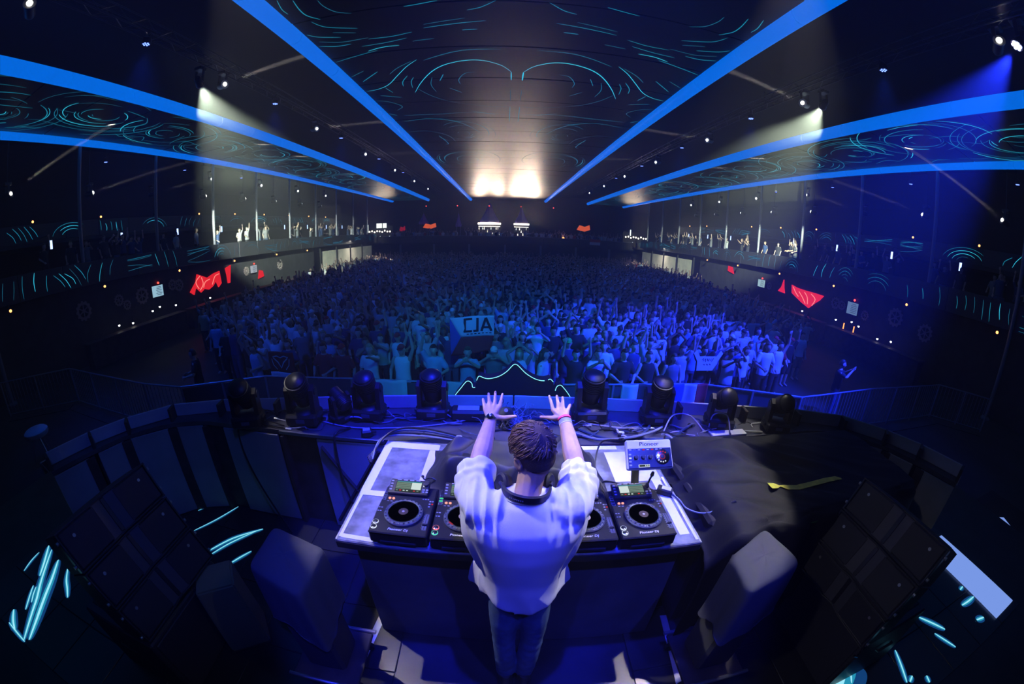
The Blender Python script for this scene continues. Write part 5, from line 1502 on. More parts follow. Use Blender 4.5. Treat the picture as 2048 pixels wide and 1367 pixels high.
# small blue LED wash lights between the spotlights
me_h = MB().lathe([(.08, .16), (.13, .12), (.14, 0), (.13, -.03), (.11, -.03)], 16).tube([(-.14, 0, .02), (-.14, 0, .24), (.14, 0, .24), (.14, 0, .02)], .012, 6).mesh('housing', M_mh, True)
g = MB()
for k in range(7):
    a = 2 * PI * k / 6
    rr = 0 if k == 6 else .075
    g.ball((rr * math.cos(a), rr * math.sin(a), -.03), (.026, .026, .015), 8, 5)
me_l = g.mesh('lit_lens', glow('blue_led', (.12, .2, 1.0), 5))
for sx, side in ((-1, 'left'), (1, 'right')):
    for k in range(5):
        t = thing('blue_wash_light', '%s small blue LED wash light from the stage in the %s truss row' % (ORD[k], side), 'stage light', (HX + sx * 9.25, 6.6 + 6.5 * k, 8.03), 0, 'blue LED wash lights')
        put('housing', me_h, t); put('lit_lens', me_l, t)
        MB().tube([(0, 0, .24), (0, 0, .4)], .02, 6).build('clamp', M_mh, t)
    for k in range(4):
        t = thing('blue_wash_light', '%s small blue LED wash light from the stage under the ceiling over the %s balcony' % (ORD[k], side), 'stage light', (HX + sx * 21.8, 7.2 + 6.5 * k, 8.03), 0, 'blue LED lights over the balconies')
        put('housing', me_h, t); put('lit_lens', me_l, t)
        MB().tube([(0, 0, .24), (0, 0, .97)], .02, 6).build('clamp', M_mh, t)
    # spotlights along the side walls above the balcony, some with visible thin beams
    SB = [(6.5, True), (10.5, True), (14.4, True), (18.4, False), (22.4, True), (26.3, False), (30.4, False), (34.2, False)]
    for k, (y, b) in enumerate(SB):
        P = (HX + sx * 18.2, y, 5.62)
        tgt = (HX + sx * 13.0, y + 5.6, 7.3) if k else (HX + sx * 12, y + 4.2, 8.6)
        truss_light(P, tgt, '%s white spotlight from the stage along the %s balcony, pointing up' % (ORD[k], side), 'white spotlights along the balconies')
        struct(MB().tube([(P[0], y, 6.1), (P[0], y, 9.0)], .02, 6).build('trim_lamp_rod_%s_%d' % (side, k + 1), M_truss)) 
        if b: beam(P, tgt, [450000, 230000, 170000, 0, 120000][k], BEAMC, 1.1)
    for k in range(4):
        y = 19.1 + 5.4 * k
        P = (HX + sx * 18.2, y, 6.75)
        truss_light(P, (HX + sx * 10, y - 3, 5), '%s higher white spotlight along the %s balcony' % (ORD[k], side), 'upper white spotlights along the balconies')
        struct(MB().tube([(P[0], y, 7.2), (P[0], y, 9.0)], .02, 6).build('trim_upper_lamp_rod_%s_%d' % (side, k + 1), M_truss))

# ================================================================ PEOPLE
def limb(mb, pts, rs, n=12, sub=4):
    """a smooth tapering limb with rounded ends"""
    P = catmull(pts, sub)
    R = []
    for i in range(len(rs) - 1):
        for k in range(sub):
            R.append(rs[i] + (rs[i + 1] - rs[i]) * k / sub)
    R.append(rs[-1])
    mb.tube(P, R, n)
    for e in (0, -1):
        mb.ball(P[e], R[e], 10, 7)
def loft(mb, rings, n=28, cap=True, M=None):
    """rings: functions or (z, cx, cy, hw, hd, flare) ellipses"""
    vs = []; fs = []
    for (z, cx, cy, hw, hd, fl) in rings:
        for k in range(n):
            a = 2 * PI * k / n
            zz = z(a) if callable(z) else z
            vs.append((cx + hw * math.cos(a) * (1 + fl * max(0, math.sin(a))), cy + hd * math.sin(a), zz))
    m = len(rings)
    for i in range(m - 1):
        for k in range(n):
            l = (k + 1) % n
            fs.append((i * n + k, i * n + l, (i + 1) * n + l, (i + 1) * n + k))
    if cap:
        fs.append(tuple(reversed(range(n)))); fs.append(tuple((m - 1) * n + k for k in range(n)))
    mb.add(vs, fs, 0, M)
def fuse(mb, name, m, voxel, smooth_it=2, wrinkle=None, deci=0):
    """melt overlapping solids into one continuous skin"""
    me = mb.mesh(name + '_raw', m)
    o = bpy.data.objects.new('tmp_fuse', me)
    COL.objects.link(o)
    r = o.modifiers.new('r', 'REMESH'); r.mode = 'VOXEL'; r.voxel_size = voxel
    if smooth_it:
        s = o.modifiers.new('s', 'SMOOTH'); s.factor = 0.5; s.iterations = smooth_it
    if deci:
        d = o.modifiers.new('d', 'DECIMATE'); d.ratio = deci
    bpy.context.view_layer.update()
    out = bpy.data.meshes.new_from_object(o.evaluated_get(bpy.context.evaluated_depsgraph_get()))
    bpy.data.objects.remove(o); bpy.data.meshes.remove(me)
    out.name = name
    out.materials.clear()
    out.materials.append(m)
    if wrinkle:
        nr = [v.normal.copy() for v in out.vertices]
        for v, nn in zip(out.vertices, nr):
            v.co += nn * wrinkle(v.co)
    out.polygons.foreach_set('use_smooth', [True] * len(out.polygons))
    return out
def head_shape(mb, M, sc=1.0, n=36, m=26):
    """a head facing local +y, centre at ear level; eyes, nose, mouth and chin pressed out of an ovoid"""
    vs = []; fs = []
    for i in range(m + 1):
        a = -PI / 2 + PI * i / m
        for k in range(n):
            w = 2 * PI * k / n
            x, y, z = math.cos(a) * math.cos(w), math.cos(a) * math.sin(w), math.sin(a)
            X, Y, Z = x * .076, y * .094, z * .118
            if z < -.1:                     # jaw narrows and comes forward
                t = (-.1 - z) / .9
                X *= 1 - .32 * t; Y = Y * (1 - .18 * t) + .022 * t
            if y < -.2 and z < 0: Y *= 1 - .12 * (-z)
            f = max(0, y)
            def bump(cx, cz, sx, sz): return math.exp(-((X - cx) / sx) ** 2 - ((Z - cz) / sz) ** 2) * (1 if y > .2 else 0)
            Y += .024 * bump(0, -.022, .011, .016) + .012 * bump(0, .004, .008, .02)        # nose
            Y -= .010 * (bump(.031, .012, .014, .010) + bump(-.031, .012, .014, .010))          # eye sockets
            Y += .005 * (bump(.031, .012, .008, .006) + bump(-.031, .012, .008, .006))          # eyeballs
            Y += .006 * (bump(.03, .031, .024, .007) + bump(-.03, .031, .024, .007))            # brow
            Y += .006 * bump(0, -.056, .020, .006) + .006 * bump(0, -.068, .018, .006) - .004 * bump(0, -.062, .02, .003)   # lips
            Y += .009 * bump(0, -.095, .020, .014)                                                # chin
            vs.append((X * sc, Y * sc, Z * sc))
    for i in range(m):
        for k in range(n):
            l = (k + 1) % n
            fs.append((i * n + k, i * n + l, (i + 1) * n + l, (i + 1) * n + k))
    mb.add(vs, fs, 0, M)
    for s in (-1, 1):
        E = M @ Matrix.Translation((s * .082 * sc, -.006 * sc, -.004 * sc)) @ Matrix.Rotation(s * R_(-28), 4, 'Z')
        mb.ball((0, 0, 0), (.009 * sc, .021 * sc, .034 * sc), 10, 8, 0, E)
        mb.tube([(s * .006 * sc, -.014 * sc, -.022 * sc), (s * .01 * sc, -.021 * sc, .0), (s * .01 * sc, -.012 * sc, .026 * sc), (s * .006 * sc, .01 * sc, .028 * sc)], .005 * sc, 6, 0, M=E)
M_skin = mat('skin', (0.56, 0.36, 0.27), 0.55, var=.06, vscale=30, bump=.03, bscale=250)
M_hairb = mat('brown_hair', (0.20, 0.12, 0.065), 0.42)
M_hairs = mat('short_hair', (0.11, 0.07, 0.05), 0.7, bump=.5, bscale=500)
M_shirt = mat('white_jersey', (0.74, 0.74, 0.76), 0.9, bump=.10, bscale=350)
M_jeans = mat('blue_jeans', (0.06, 0.11, 0.20), 0.85, bump=.15, bscale=200, var=.2, vscale=14)
M_shoe = mat('dark_shoe', (0.03, 0.03, 0.04), 0.5)

# ---------------------------------------------------------------- the performer at the table
dj = thing('person', 'performer seen from behind in loose white shirt and jeans, both hands pushed out', 'person', (0.10, 1.15, 0.012))
DO = Vector((0.10, 1.15, 0.012))
def D(*p): return Vector(p) - DO
b = MB()
# legs, hips and trunk
for hx, kn, an in ((.032, (.030, 1.13, .52), (.042, 1.12, .1)), (.172, (.178, 1.13, .52), (.152, 1.12, .1))):
    limb(b, [D(hx + .0, 1.2, .90), D(*kn), D(*an)], [.08, .052, .036], 14)
    limb(b, [D(an[0], 1.11, .07), D(an[0], 1.22, .05)], [.032, .028], 10)
loft(b, [(.80 - .012, .0, .05, .13, .09, 0), (.95 - .012, 0, .05, .16, .11, 0), (1.1 - .012, 0, .04, .145, .10, 0), (1.28 - .012, 0, .03, .165, .11, 0), (1.4 - .012, 0, .03, .17, .10, 0), (1.47 - .012, 0, .04, .10, .075, 0), (1.5 - .012, 0.005, .05, .05, .05, 0)])
HM = Matrix.Translation(D(.137, 1.298, 1.632)) @ Euler((R_(-14), R_(-6), R_(27)), 'XYZ').to_matrix().to_4x4()
limb(b, [D(.10, 1.20, 1.44), D(.115, 1.24, 1.52), D(.133, 1.282, 1.605)], [.06, .056, .058], 14)
head_shape(b, HM)
ARMS = [[(-.085, 1.19, 1.42), (-.103, 1.45, 1.487), (-.059, 1.70, 1.585)], [(.297, 1.19, 1.42), (.352, 1.45, 1.462), (.322, 1.70, 1.592)]]
for A in ARMS:
    s, e, w = [Vector(p) for p in A]
    limb(b, [D(*s), D(*s.lerp(e, .5)), D(*e), D(*e.lerp(w, .3)), D(*e.lerp(w, .7)), D(*w)], [.050, .048, .045, .048, .038, .0285], 14)
def hand(w, kn, tips, thumb, bend):
    w = Vector(w)
    kn = [Vector(k) for k in kn]
    for k in kn:      # palm as overlapping metacarpals
        limb(b, [D(*w.lerp(k, -.1)), D(*w.lerp(k, .55)), D(*k)], [.019, .0165, .0125], 10)
    for k, t in zip(kn, tips):
        t = Vector(t)
        d = t - k
        up = Vector((0, -.35, .95)) * bend
        limb(b, [D(*k), D(*(k + d * .42 + up * .35)), D(*(k + d * .72 + up * .3)), D(*t)], [.0115, .0100, .0088, .0075], 10)
    t = [Vector(p) for p in thumb]
    limb(b, [D(*w.lerp(kn[0] if thumb[-1][0] < w.x else kn[-1], .25)), D(*t[0]), D(*t[1]), D(*t[2])], [.018, .0145, .011, .0088], 10)
hand(ARMS[0][2], [(-.09, 1.758, 1.622), (-.066, 1.768, 1.631), (-.039, 1.773, 1.634), (-.013, 1.768, 1.632)], [(-.104, 1.822, 1.645), (-.075, 1.843, 1.669), (-.038, 1.85, 1.676), (0.0, 1.842, 1.667)], [(.0, 1.728, 1.583), (.036, 1.752, 1.577), (.072, 1.777, 1.568)], .008)
hand(ARMS[1][2], [(.268, 1.763, 1.615), (.296, 1.77, 1.619), (.321, 1.765, 1.619), (.342, 1.752, 1.611)], [(.252, 1.834, 1.664), (.295, 1.845, 1.660), (.326, 1.838, 1.656), (.366, 1.812, 1.622)], [(.272, 1.728, 1.586), (.242, 1.752, 1.576), (.208, 1.777, 1.565)], .008)
put('body', fuse(b, 'body', M_skin, .0046, 2), dj)
# finger nails
for (x, y, z) in ((-.075, 1.843, 1.669), (-.038, 1.85, 1.676), (0.0, 1.842, 1.667), (.252, 1.834, 1.664), (.295, 1.845, 1.660), (.326, 1.838, 1.656)):
    p = D(x, y - .010, z + .0035)
    MB().ball(tuple(p), (.0052, .007, .0028), 8, 6).build('finger_nail', M_nail if 'M_nail' in globals() else globals().setdefault('M_nail', mat('nail', (.66, .46, .38), .3)), dj, True)
# eyes and brows
M_eye = mat('eye_white', (.75, .74, .72), .25); M_iris = mat('iris', (.05, .08, .10), .15)
for s in (-1, 1):
    MB().ball((s * .031, .0835, .012), (.0105, .008, .0075), 12, 8, 0, HM).build('eye', M_eye, dj, True)
    MB().ball((s * .030, .0902, .012), (.0046, .0025, .0046), 10, 6, 0, HM).build('iris', M_iris, dj, True)
    MB().tube([HM @ Vector((s * .016, .098, .027)), HM @ Vector((s * .032, .096, .032)), HM @ Vector((s * .047, .086, .027))], [.003, .0036, .002], 6).build('eyebrow', M_hairs, dj, True)
# hair: a close-cut shell on the sides, longer swept locks on top
h = MB()
n, m = 48, 30
vs = []; fs = []
for i in range(m + 1):
    a = -PI / 2 + PI * i / m
    for k in range(n):
        w = 2 * PI * k / n
        x, y, z = math.cos(a) * math.cos(w), math.cos(a) * math.sin(w), math.sin(a)
        line = .42 if y > .25 else (-.12 - .30 * smooth(-.1, -.7, y) if y < .1 else -.02)
        th = .004
        if z > .15: th = .007 + .024 * smooth(.15, .75, z) + .006 * fnoise(x * 4, y * 4, z * 4)
        th = th if z > line + .12 else (-.012 + (th + .012) * smooth(line - .02, line + .12, z))
        X, Y, Z = x * (.077 + th), y * (.095 + th), z * (.119 + th)
        if z < -.1:
            t = (-.1 - z) / .9
            X *= 1 - .32 * t; Y = Y * (1 - .18 * t) + .022 * t
        if y < -.2 and z < 0: Y *= 1 - .12 * (-z)
        vs.append((X, Y, Z))
for i in range(m):
    for k in range(n):
        l = (k + 1) % n
        fs.append((i * n + k, i * n + l, (i + 1) * n + l, (i + 1) * n + k))
h.add(vs, fs, 0, HM)
put('short_sides', h.mesh('short_sides', M_hairs, True), dj)
h = MB()
r = random.Random(3)
for k in range(1300):
    a = r.uniform(0, 2 * PI)
    el = math.asin(r.uniform(.36, 1.0))
    x, y, z = math.cos(el) * math.cos(a), math.cos(el) * math.sin(a), math.sin(el)
    p = Vector((x * .090, y * .108, z * .138))
    # sweep: away from a crown whorl at the back, forward and to the side
    cr = Vector((.012, -.05, .13))
    d = (p - cr); d.z *= .5
    d = d.normalized() * .8 + Vector((-.35, .75, .05)) + Vector((r.gauss(0, .28), r.gauss(0, .28), r.gauss(0, .15)))
    nrm = Vector((x, y, z))
    d = (d - nrm * d.dot(nrm)).normalized()
    L = r.uniform(.03, .055) * (.6 + .6 * z)
    lift = r.uniform(.004, .016) * smooth(.3, .9, z)
    pts = [p - nrm * .012, p + d * L * .35 + nrm * lift, p + d * L * .7 + nrm * (lift * .8), p + d * L - nrm * .004]
    h.tube(catmull(pts, 2), [.0030, .003, .0028, .0025, .002, .0014, .0006], 4, 0, M=HM)
put('hair', h.mesh('hair', M_hairb, 'all'), dj)
bd = MB()
for k in range(160):
    x = r.uniform(-.06, .06); z = r.uniform(-.115, -.04)
    y = .085 - abs(x) * .75 + r.uniform(-.004, .004)
    if abs(x) < .02 and z > -.075: continue
    bd.tube([(x * .98, y - .006, z + .004), (x * 1.05, y + .006, z - .008)], [.003, .001], 4, 0, M=HM)
put('beard', bd.mesh('beard', M_hairb, 'all'), dj)
# loose white shirt
b = MB()
def hem(a):
    s = math.sin(a); c = abs(math.cos(a))
    return (.85 + .075 * c * (1 if s < .25 else .2) - (.03 if s > .25 else 0)) - .012
def ring(z, cy, hw, hd, fl, cx=.105): return ((z - .012) if not callable(z) else z, cx - .1, cy - 1.15, hw, hd, fl)
loft(b, [ring(hem, 1.205, .195, .165, .42), ring(.97, 1.205, .188, .16, .36), ring(1.06, 1.2, .186, .152, .26), ring(1.15, 1.19, .192, .148, .16), ring(1.24, 1.185, .218, .148, .10), ring(1.33, 1.19, .248, .146, 0.05), ring(1.39, 1.20, .252, .140, .03), ring(1.44, 1.21, .228, .122, 0), ring(1.487, 1.212, .15, .09, 0), ring(1.505, 1.222, .09, .072, 0)], 40)
for A, out in ((ARMS[0], -1), (ARMS[1], 1)):
    s, e, w = [Vector(p) for p in A]
    o = Vector((out * .022, 0, -.008))
    P = [s.lerp(e, .05), s.lerp(e, .25), s.lerp(e, .5) + o * .9, s.lerp(e, .8) + o * .5, e.lerp(w, .02)]
    Pc = catmull([D(*p) for p in P], 4)
    rr = [.072, .078, .086, .08, .062]
    R = []
    for i in range(4):
        for k in range(4): R.append(rr[i] + (rr[i + 1] - rr[i]) * k / 4)
    R.append(rr[-1])
    b.tube(Pc, R, 18)
    limb(b, [D(*(s + Vector((-out * .07, .005, .012)))), D(*(s + Vector((-out * .01, .02, .004)))), D(*s.lerp(e, .3))], [.088, .088, .084], 16)
    limb(b, [D(*(s.lerp(e, .55) + Vector((out * .012, 0, -.02)))), D(.105 + out * .215, 1.235, 1.27), D(.105 + out * .165, 1.205, 1.08)], [.072, .066, .05], 14)
    # the loose side of the shirt flaring out at the hem
    q = [(.105 + out * .17, 1.20, 1.06), (.105 + out * .15, 1.12, .90), (.105 + out * .262, 1.30, .835), (.105 + out * .235, 1.30, 1.0)]
    T3 = Vector((out * .004, -.010, 0))
    vs = [D(*p) + T3 for p in q] + [D(*p) - T3 for p in q]
    b.add(vs, [(0, 1, 2, 3), (7, 6, 5, 4), (0, 4, 5, 1), (1, 5, 6, 2), (2, 6, 7, 3), (3, 7, 4, 0)])
def wr(co):
    x, y, z = co + DO
    v = 0
    s = smooth(1.30, 1.44, z)
    v += .011 * s * (1 - abs(fnoise(x * 19, y * 5, z * 4)) * 3) * smooth(.05, .12, abs(x - .105))
    d = smooth(1.24, 1.34, y)
    v += .006 * d * math.sin(y * 95 + 4 * fnoise(x * 9, y * 6, z * 9))
    lo = smooth(1.12, .92, z)
    v += .010 * lo * (1 - abs(fnoise(x * 7 + z * 2, y * 7, z * 2.5 + 3)) * 2.6)
    mid = smooth(.85, 1.0, z) * smooth(1.36, 1.2, z)
    v += .003 * mid * fnoise(x * 9, y * 6, z * 9)
    return v
sh = fuse(b, 'shirt', M_shirt, .0062, 30, wr)
put('shirt', sh, dj)
MB().tube([D(.105 + .098 * math.cos(a), 1.222 + .080 * math.sin(a), 1.497 - .012 * math.sin(a)) for a in [2 * PI * k / 28 for k in range(28)]], .0065, 8, 0, True).build('neckband', M_shirt, dj, True)
# jeans and shoes
b = MB()
for hx, kn, an in ((.030, (.026, 1.135, .52), (.040, 1.115, .09)), (.174, (.180, 1.135, .52), (.154, 1.115, .09))):
    limb(b, [D(hx, 1.19, .88), D((hx + kn[0]) / 2, 1.155, .70), D(*kn), D((kn[0] + an[0]) / 2, 1.115, .3), D(*an)], [.092, .082, .064, .062, .056], 16)
loft(b, [(.82 - .012, .002, .05, .155, .115, 0), (.93 - .012, .002, .05, .168, .12, 0), (1.0 - .012, 0, .05, .162, .112, 0)])
put('jeans', fuse(b, 'jeans', M_jeans, .0085, 3, lambda c: .004 * fnoise(c.x * 12, c.y * 12, c.z * 26) * smooth(.9, .4, c.z)), dj)
for x, rz in ((.040, .05), (.154, -.05)):
    s = MB()
    loft(s, [(0, 0, .06, .044, .14, 0), (.028, 0, .06, .047, .145, 0), (.05, 0, .05, .043, .128, 0), (.075, 0, .015, .037, .085, 0), (.10, 0, -.005, .036, .055, 0)], 20)
    o = put('shoe', s.mesh('shoe', M_shoe, True), dj, (x - .1, 1.10 - 1.15, 0.0))
    o.rotation_euler = (0, 0, rz)
    MB().box((0, .06, .008), (.09, .28, .016), bev=.006).build('sole', M_rubber, o)
# watch and wristbands
def band(A, t, rad, wd, m, nm, seg=24):
    s, e, w = [Vector(p) for p in A]
    c = e.lerp(w, t); ax = (w - e).normalized()
    M = Matrix.Translation(D(*c)) @ ax.to_track_quat('Z', 'Y').to_matrix().to_4x4()
    return MB().lathe([(rad - .002, -wd / 2), (rad + .0025, -wd / 2), (rad + .0025, wd / 2), (rad - .002, wd / 2), (rad - .002, -wd / 2)], seg, 0, M).build(nm, m, dj, True), M
o, M = band(ARMS[0], .985, .031, .016, M_chrome, 'watch_strap')
o['label'] = 'steel wristwatch on the left wrist'
Wm = M @ Matrix.Rotation(R_(0), 4, 'Z') @ Matrix.Translation((0, -.0335, 0)) if True else M
up = Vector((0, -.5, 1)).normalized()
loc = M.inverted().to_3x3() @ up
ang = math.atan2(loc.y, loc.x)
Wm = M @ Matrix.Rotation(ang, 4, 'Z') @ Matrix.Translation((.0335, 0, 0)) @ Matrix.Rotation(PI / 2, 4, 'Y')
MB().lathe([(.019, -.003), (.0195, .003), (.017, .005), (.016, .0045)], 24, 0, Wm).build('watch_case', M_chrome, dj, True)
MB().lathe([(.016, .0042), (0, .0046)], 24, 0, Wm).build('watch_dial', M_white, dj, True)
for k in range(2):
    MB().box((.004 - .002 * k, .003 * k, .0052), (.010 - .003 * k, .0012, .0006), R_(70 * k), 0, Wm).build('watch_hand', M_plast, dj)
for k in range(8):
    a = 2 * PI * k / 20 + .35
    MB().box((.033 * math.cos(a), .033 * math.sin(a), 0), (.004, .007, .015), a, 0, M).build('strap_link', M_chrome, dj)
M_pink = mat('pink_band', (.95, .06, .22), .5, emit=(.9, .03, .15), estr=0.0)
band(ARMS[1], 1.01, .032, .012, M_pink, 'pink_wristband')[0]['label'] = 'bright pink festival wristband on the right wrist'
band(ARMS[1], .93, .0315, .022, mat('woven_band', (.35, .35, .42), .8, bump=.3, bscale=300), 'woven_wristband')
band(ARMS[1], .885, .032, .004, M_tape, 'white_wristband')
# ring on a left finger
p = D(-.006, 1.80, 1.6465)
MB().tube([p + Vector((.0122 * math.cos(a), .004 * math.sin(a), .0122 * math.sin(a))) for a in [2 * PI * k / 16 for k in range(16)]], .0018, 6, 0, True).build('finger_ring', M_plast2, dj, True)
# headphones resting round the neck
hp = thing('headphones', 'black headphones hanging round the performer\'s neck', 'headphones', (.105, 1.23, 1.5))
arc = []
for k in range(21):
    a = PI * (1.0 + k / 20)
    arc.append((.093 * math.cos(a), .093 * math.sin(a) + .005, .026 - .02 * math.cos(2 * a) * .3 + .012 * math.cos(a) * -1))
vs = []; fs = []
for i, p in enumerate(arc):
    c = Vector((p[0], p[1], 0)).normalized()
    for (dr, dz) in ((0, -.017), (.011, -.014), (.011, .014), (0, .017)):
        vs.append((p[0] + c.x * dr, p[1] + c.y * dr, p[2] + dz))
for i in range(20):
    for k in range(4):
        l = (k + 1) % 4
        fs.append((4 * i + k, 4 * i + l, 4 * i + 4 + l, 4 * i + 4 + k))
MB().add(vs, fs).build('headband', M_plast2, hp, True)
for s in (-1, 1):
    C = Matrix.Translation((s * .092, .065, -.002)) @ Matrix.Rotation(s * R_(70), 4, 'Y') @ Matrix.Rotation(R_(25), 4, 'X')
    MB().lathe([(0, -.022), (.034, -.02), (.04, -.008), (.04, .006), (.03, .01)], 20, 0, C).build('ear_cup', M_plast2, hp, True)
    MB().lathe([(.04, .006), (.044, .016), (.034, .024), (.022, .02)], 20, 0, C).build('ear_pad', M_rubber, hp, True)
    MB().tube([(s * .098, .01, .024), (s * .108, .045, .012), (s * .105, .065, 0)], .008, 8).build('slider', M_plast2, hp, True)
letters('MONITOR', .011, M_key, hp, Matrix.Translation((-.042, -.0955, .031)) @ Matrix.Rotation(R_(-24), 4, 'Z') @ Matrix.Rotation(R_(90), 4, 'X'), ext=.0003) if False else None
for k in range(8):
    a = PI * (1.27 + k * .024)
    o = MB().box((0, 0, 0), (.004, .0012, .006)).build('maker_mark', M_key, hp)
    o.location = (.105 * math.cos(a), .105 * math.sin(a) + .005, .03)
    o.rotation_euler = (0, 0, a + PI / 2)

# ---------------------------------------------------------------- the crowd
# poses: (elbow, wrist) for each arm, person facing -y, feet at the origin, 1.74 m tall
SHO = .175
POSES = {
 'both hands raised high': [((-.30, -.06, 1.62), (-.27, -.10, 1.88)), ((.30, -.06, 1.62), (.26, -.12, 1.90))],
 'one hand raised': [((-.27, .0, 1.16), (-.22, -.20, 1.02)), ((.27, -.06, 1.66), (.24, -.10, 1.93))],
 'hands clapping overhead': [((-.26, -.08, 1.64), (-.05, -.14, 1.83)), ((.26, -.08, 1.64), (.05, -.14, 1.83))],
 'both hands holding up a phone': [((-.24, -.18, 1.34), (-.06, -.34, 1.52)), ((.24, -.18, 1.34), (.06, -.34, 1.52))],
 'arms hanging': [((-.25, .02, 1.14), (-.25, -.08, .90)), ((.25, .02, 1.14), (.25, -.08, .90))],
 'one arm stretched forward': [((-.25, .02, 1.14), (-.22, -.10, .92)), ((.24, -.26, 1.46), (.20, -.50, 1.58))],
 'hands resting in front': [((-.27, -.04, 1.16), (-.16, -.28, 1.10)), ((.27, -.04, 1.16), (.16, -.28, 1.10))],
 'elbows lifted, hands by the face': [((-.33, -.10, 1.36), (-.14, -.22, 1.55)), ((.33, -.10, 1.36), (.14, -.22, 1.55))],
 'arms flung wide': [((-.42, -.04, 1.52), (-.60, -.08, 1.70)), ((.42, -.04, 1.52), (.60, -.08, 1.70))],
 'left fist in the air': [((-.26, -.08, 1.66), (-.20, -.14, 1.92)), ((.30, -.02, 1.18), (.16, -.20, 1.12))],
}
def crowd_hand(b, e, w):
    e, w = Vector(e), Vector(w)
    d = (w - e).normalized()
    s = d.cross(Vector((0, 1, 0)))
    if s.length < .2: s = d.cross(Vector((1, 0, 0)))
    s.normalize()
    k = w + d * .075
    limb(b, [w, w + d * .04, k], [.024, .034, .030], 8, 2)
    for i in range(4):
        o = s * (.030 - .020 * i)
        L = (.07, .08, .078, .062)[i]
        limb(b, [k + o, k + o * 1.5 + d * L * .55, k + o * 1.8 + d * L], [.0115, .0105, .009], 6, 1)
    limb(b, [w + d * .02 + s * .02, w + d * .055 + s * .058, w + d * .085 + s * .07], [.015, .013, .010], 6, 1)
def make_body(arms):
    b = MB()
    for s in (-1, 1):
        limb(b, [(s * .09, .0, .88), (s * .10, -.01, .50), (s * .10, .02, .09)], [.085, .056, .040], 10, 3)
        limb(b, [(s * .10, .02, .06), (s * .105, -.13, .04)], [.040, .034], 8, 2)
    loft(b, [(.80, 0, 0, .14, .10, 0), (.92, 0, 0, .165, .115, 0), (1.05, 0, 0, .14, .10, 0), (1.2, 0, 0, .155, .11, 0), (1.35, 0, 0, .17, .11, 0), (1.42, 0, 0, .14, .085, 0), (1.47, 0, 0, .06, .06, 0)], 20)
    limb(b, [(0, 0, 1.42), (0, -.01, 1.50), (0, -.02, 1.55)], [.06, .052, .055], 10, 2)
    head_shape(b, Matrix.Translation((0, -.025, 1.615)) @ Matrix.Rotation(PI, 4, 'Z'), 1.0, 24, 18)
    for i, (e, w) in enumerate(arms):
        s = -1 if i == 0 else 1
        sh = Vector((s * SHO, 0, 1.40)); e = Vector(e); w = Vector(w)
        limb(b, [sh, sh.lerp(e, .5), e, e.lerp(w, .4), w], [.054, .046, .039, .038, .027], 10, 3)
        crowd_hand(b, e, w)
    return b
def make_top(arms, sleeve):
    b = MB()
    loft(b, [(.86, 0, 0, .185, .13, 0), (.95, 0, 0, .180, .128, 0), (1.08, 0, 0, .165, .118, 0), (1.22, 0, 0, .175, .125, 0), (1.35, 0, 0, .188, .124, 0), (1.43, 0, 0, .155, .10, 0), (1.465, 0, 0, .085, .072, 0)], 24)
    if sleeve:
        for i, (e, w) in enumerate(arms):
            s = -1 if i == 0 else 1
            sh = Vector((s * SHO * .9, 0, 1.39)); e = Vector(e)
            limb(b, [sh, sh.lerp(e, .35), sh.lerp(e, .7)], [.074, .068, .064], 12, 3)
    return b
def make_trousers(short):
    b = MB()
    for s in (-1, 1):
        if short: limb(b, [(s * .088, 0, .86), (s * .10, -.01, .50)], [.10, .085], 10, 3)
        else: limb(b, [(s * .088, 0, .86), (s * .10, -.01, .50), (s * .10, .02, .09)], [.10, .074, .062], 10, 3)
    loft(b, [(.78, 0, 0, .16, .118, 0), (.90, 0, 0, .178, .127, 0), (.97, 0, 0, .168, .12, 0)], 20)
    return b
HC = Vector((0, -.025, 1.615))
def make_hair(kind):
    b = MB()
    n, m = 20, 14
    vs = []; fs = []
    for i in range(m + 1):
        a = -PI / 2 + PI * i / m
        for k in range(n):
            w = 2 * PI * k / n
            x, y, z = math.cos(a) * math.cos(w), math.cos(a) * math.sin(w), math.sin(a)
            face = y < -.15
            line = .45 if face else -.35
            if kind == 'cap': line = .30
            th = .016 if z > line else -.02
            if kind == 'long' and not face: th = .02
            vs.append((x * (.077 + th), y * (.095 + th) - .025, z * (.119 + th) + 1.615))
    for i in range(m):
        for k in range(n):
            l = (k + 1) % n
            fs.append((i * n + k, i * n + l, (i + 1) * n + l, (i + 1) * n + k))
    b.add(vs, fs)
    if kind == 'long':
        loft(b, [(1.26, 0, .10, .085, .03, 0), (1.40, 0, .085, .10, .045, 0), (1.55, 0, .05, .098, .06, 0), (1.66, 0, .03, .09, .07, 0)], 14)
    if kind == 'bun':
        b.ball((0, .05, 1.76), (.05, .05, .045), 10, 8)
    if kind == 'cap':
        b.prism([(-.07, -.105), (-.055, -.165), (.055, -.165), (.07, -.105)], 1.655, 1.667)
    return b
SKINS = [mat('skin_%s' % nm, c, .6) for nm, c in (('fair', (.55, .38, .30)), ('tan', (.42, .27, .19)), ('brown', (.22, .13, .09)))]
HAIRC = [('dark', mat('hair_dark', (.02, .015, .012), .55)), ('brown', mat('hair_brown', (.10, .06, .035), .55)), ('fair', mat('hair_fair', (.42, .30, .16), .55))]
CAPC = [('green', mat('cap_green', (.08, .75, .12), .7)), ('white', mat('cap_white', (.7, .7, .7), .7)), ('black', mat('cap_black', (.02, .02, .02), .7)), ('red', mat('cap_red', (.5, .04, .05), .7))]
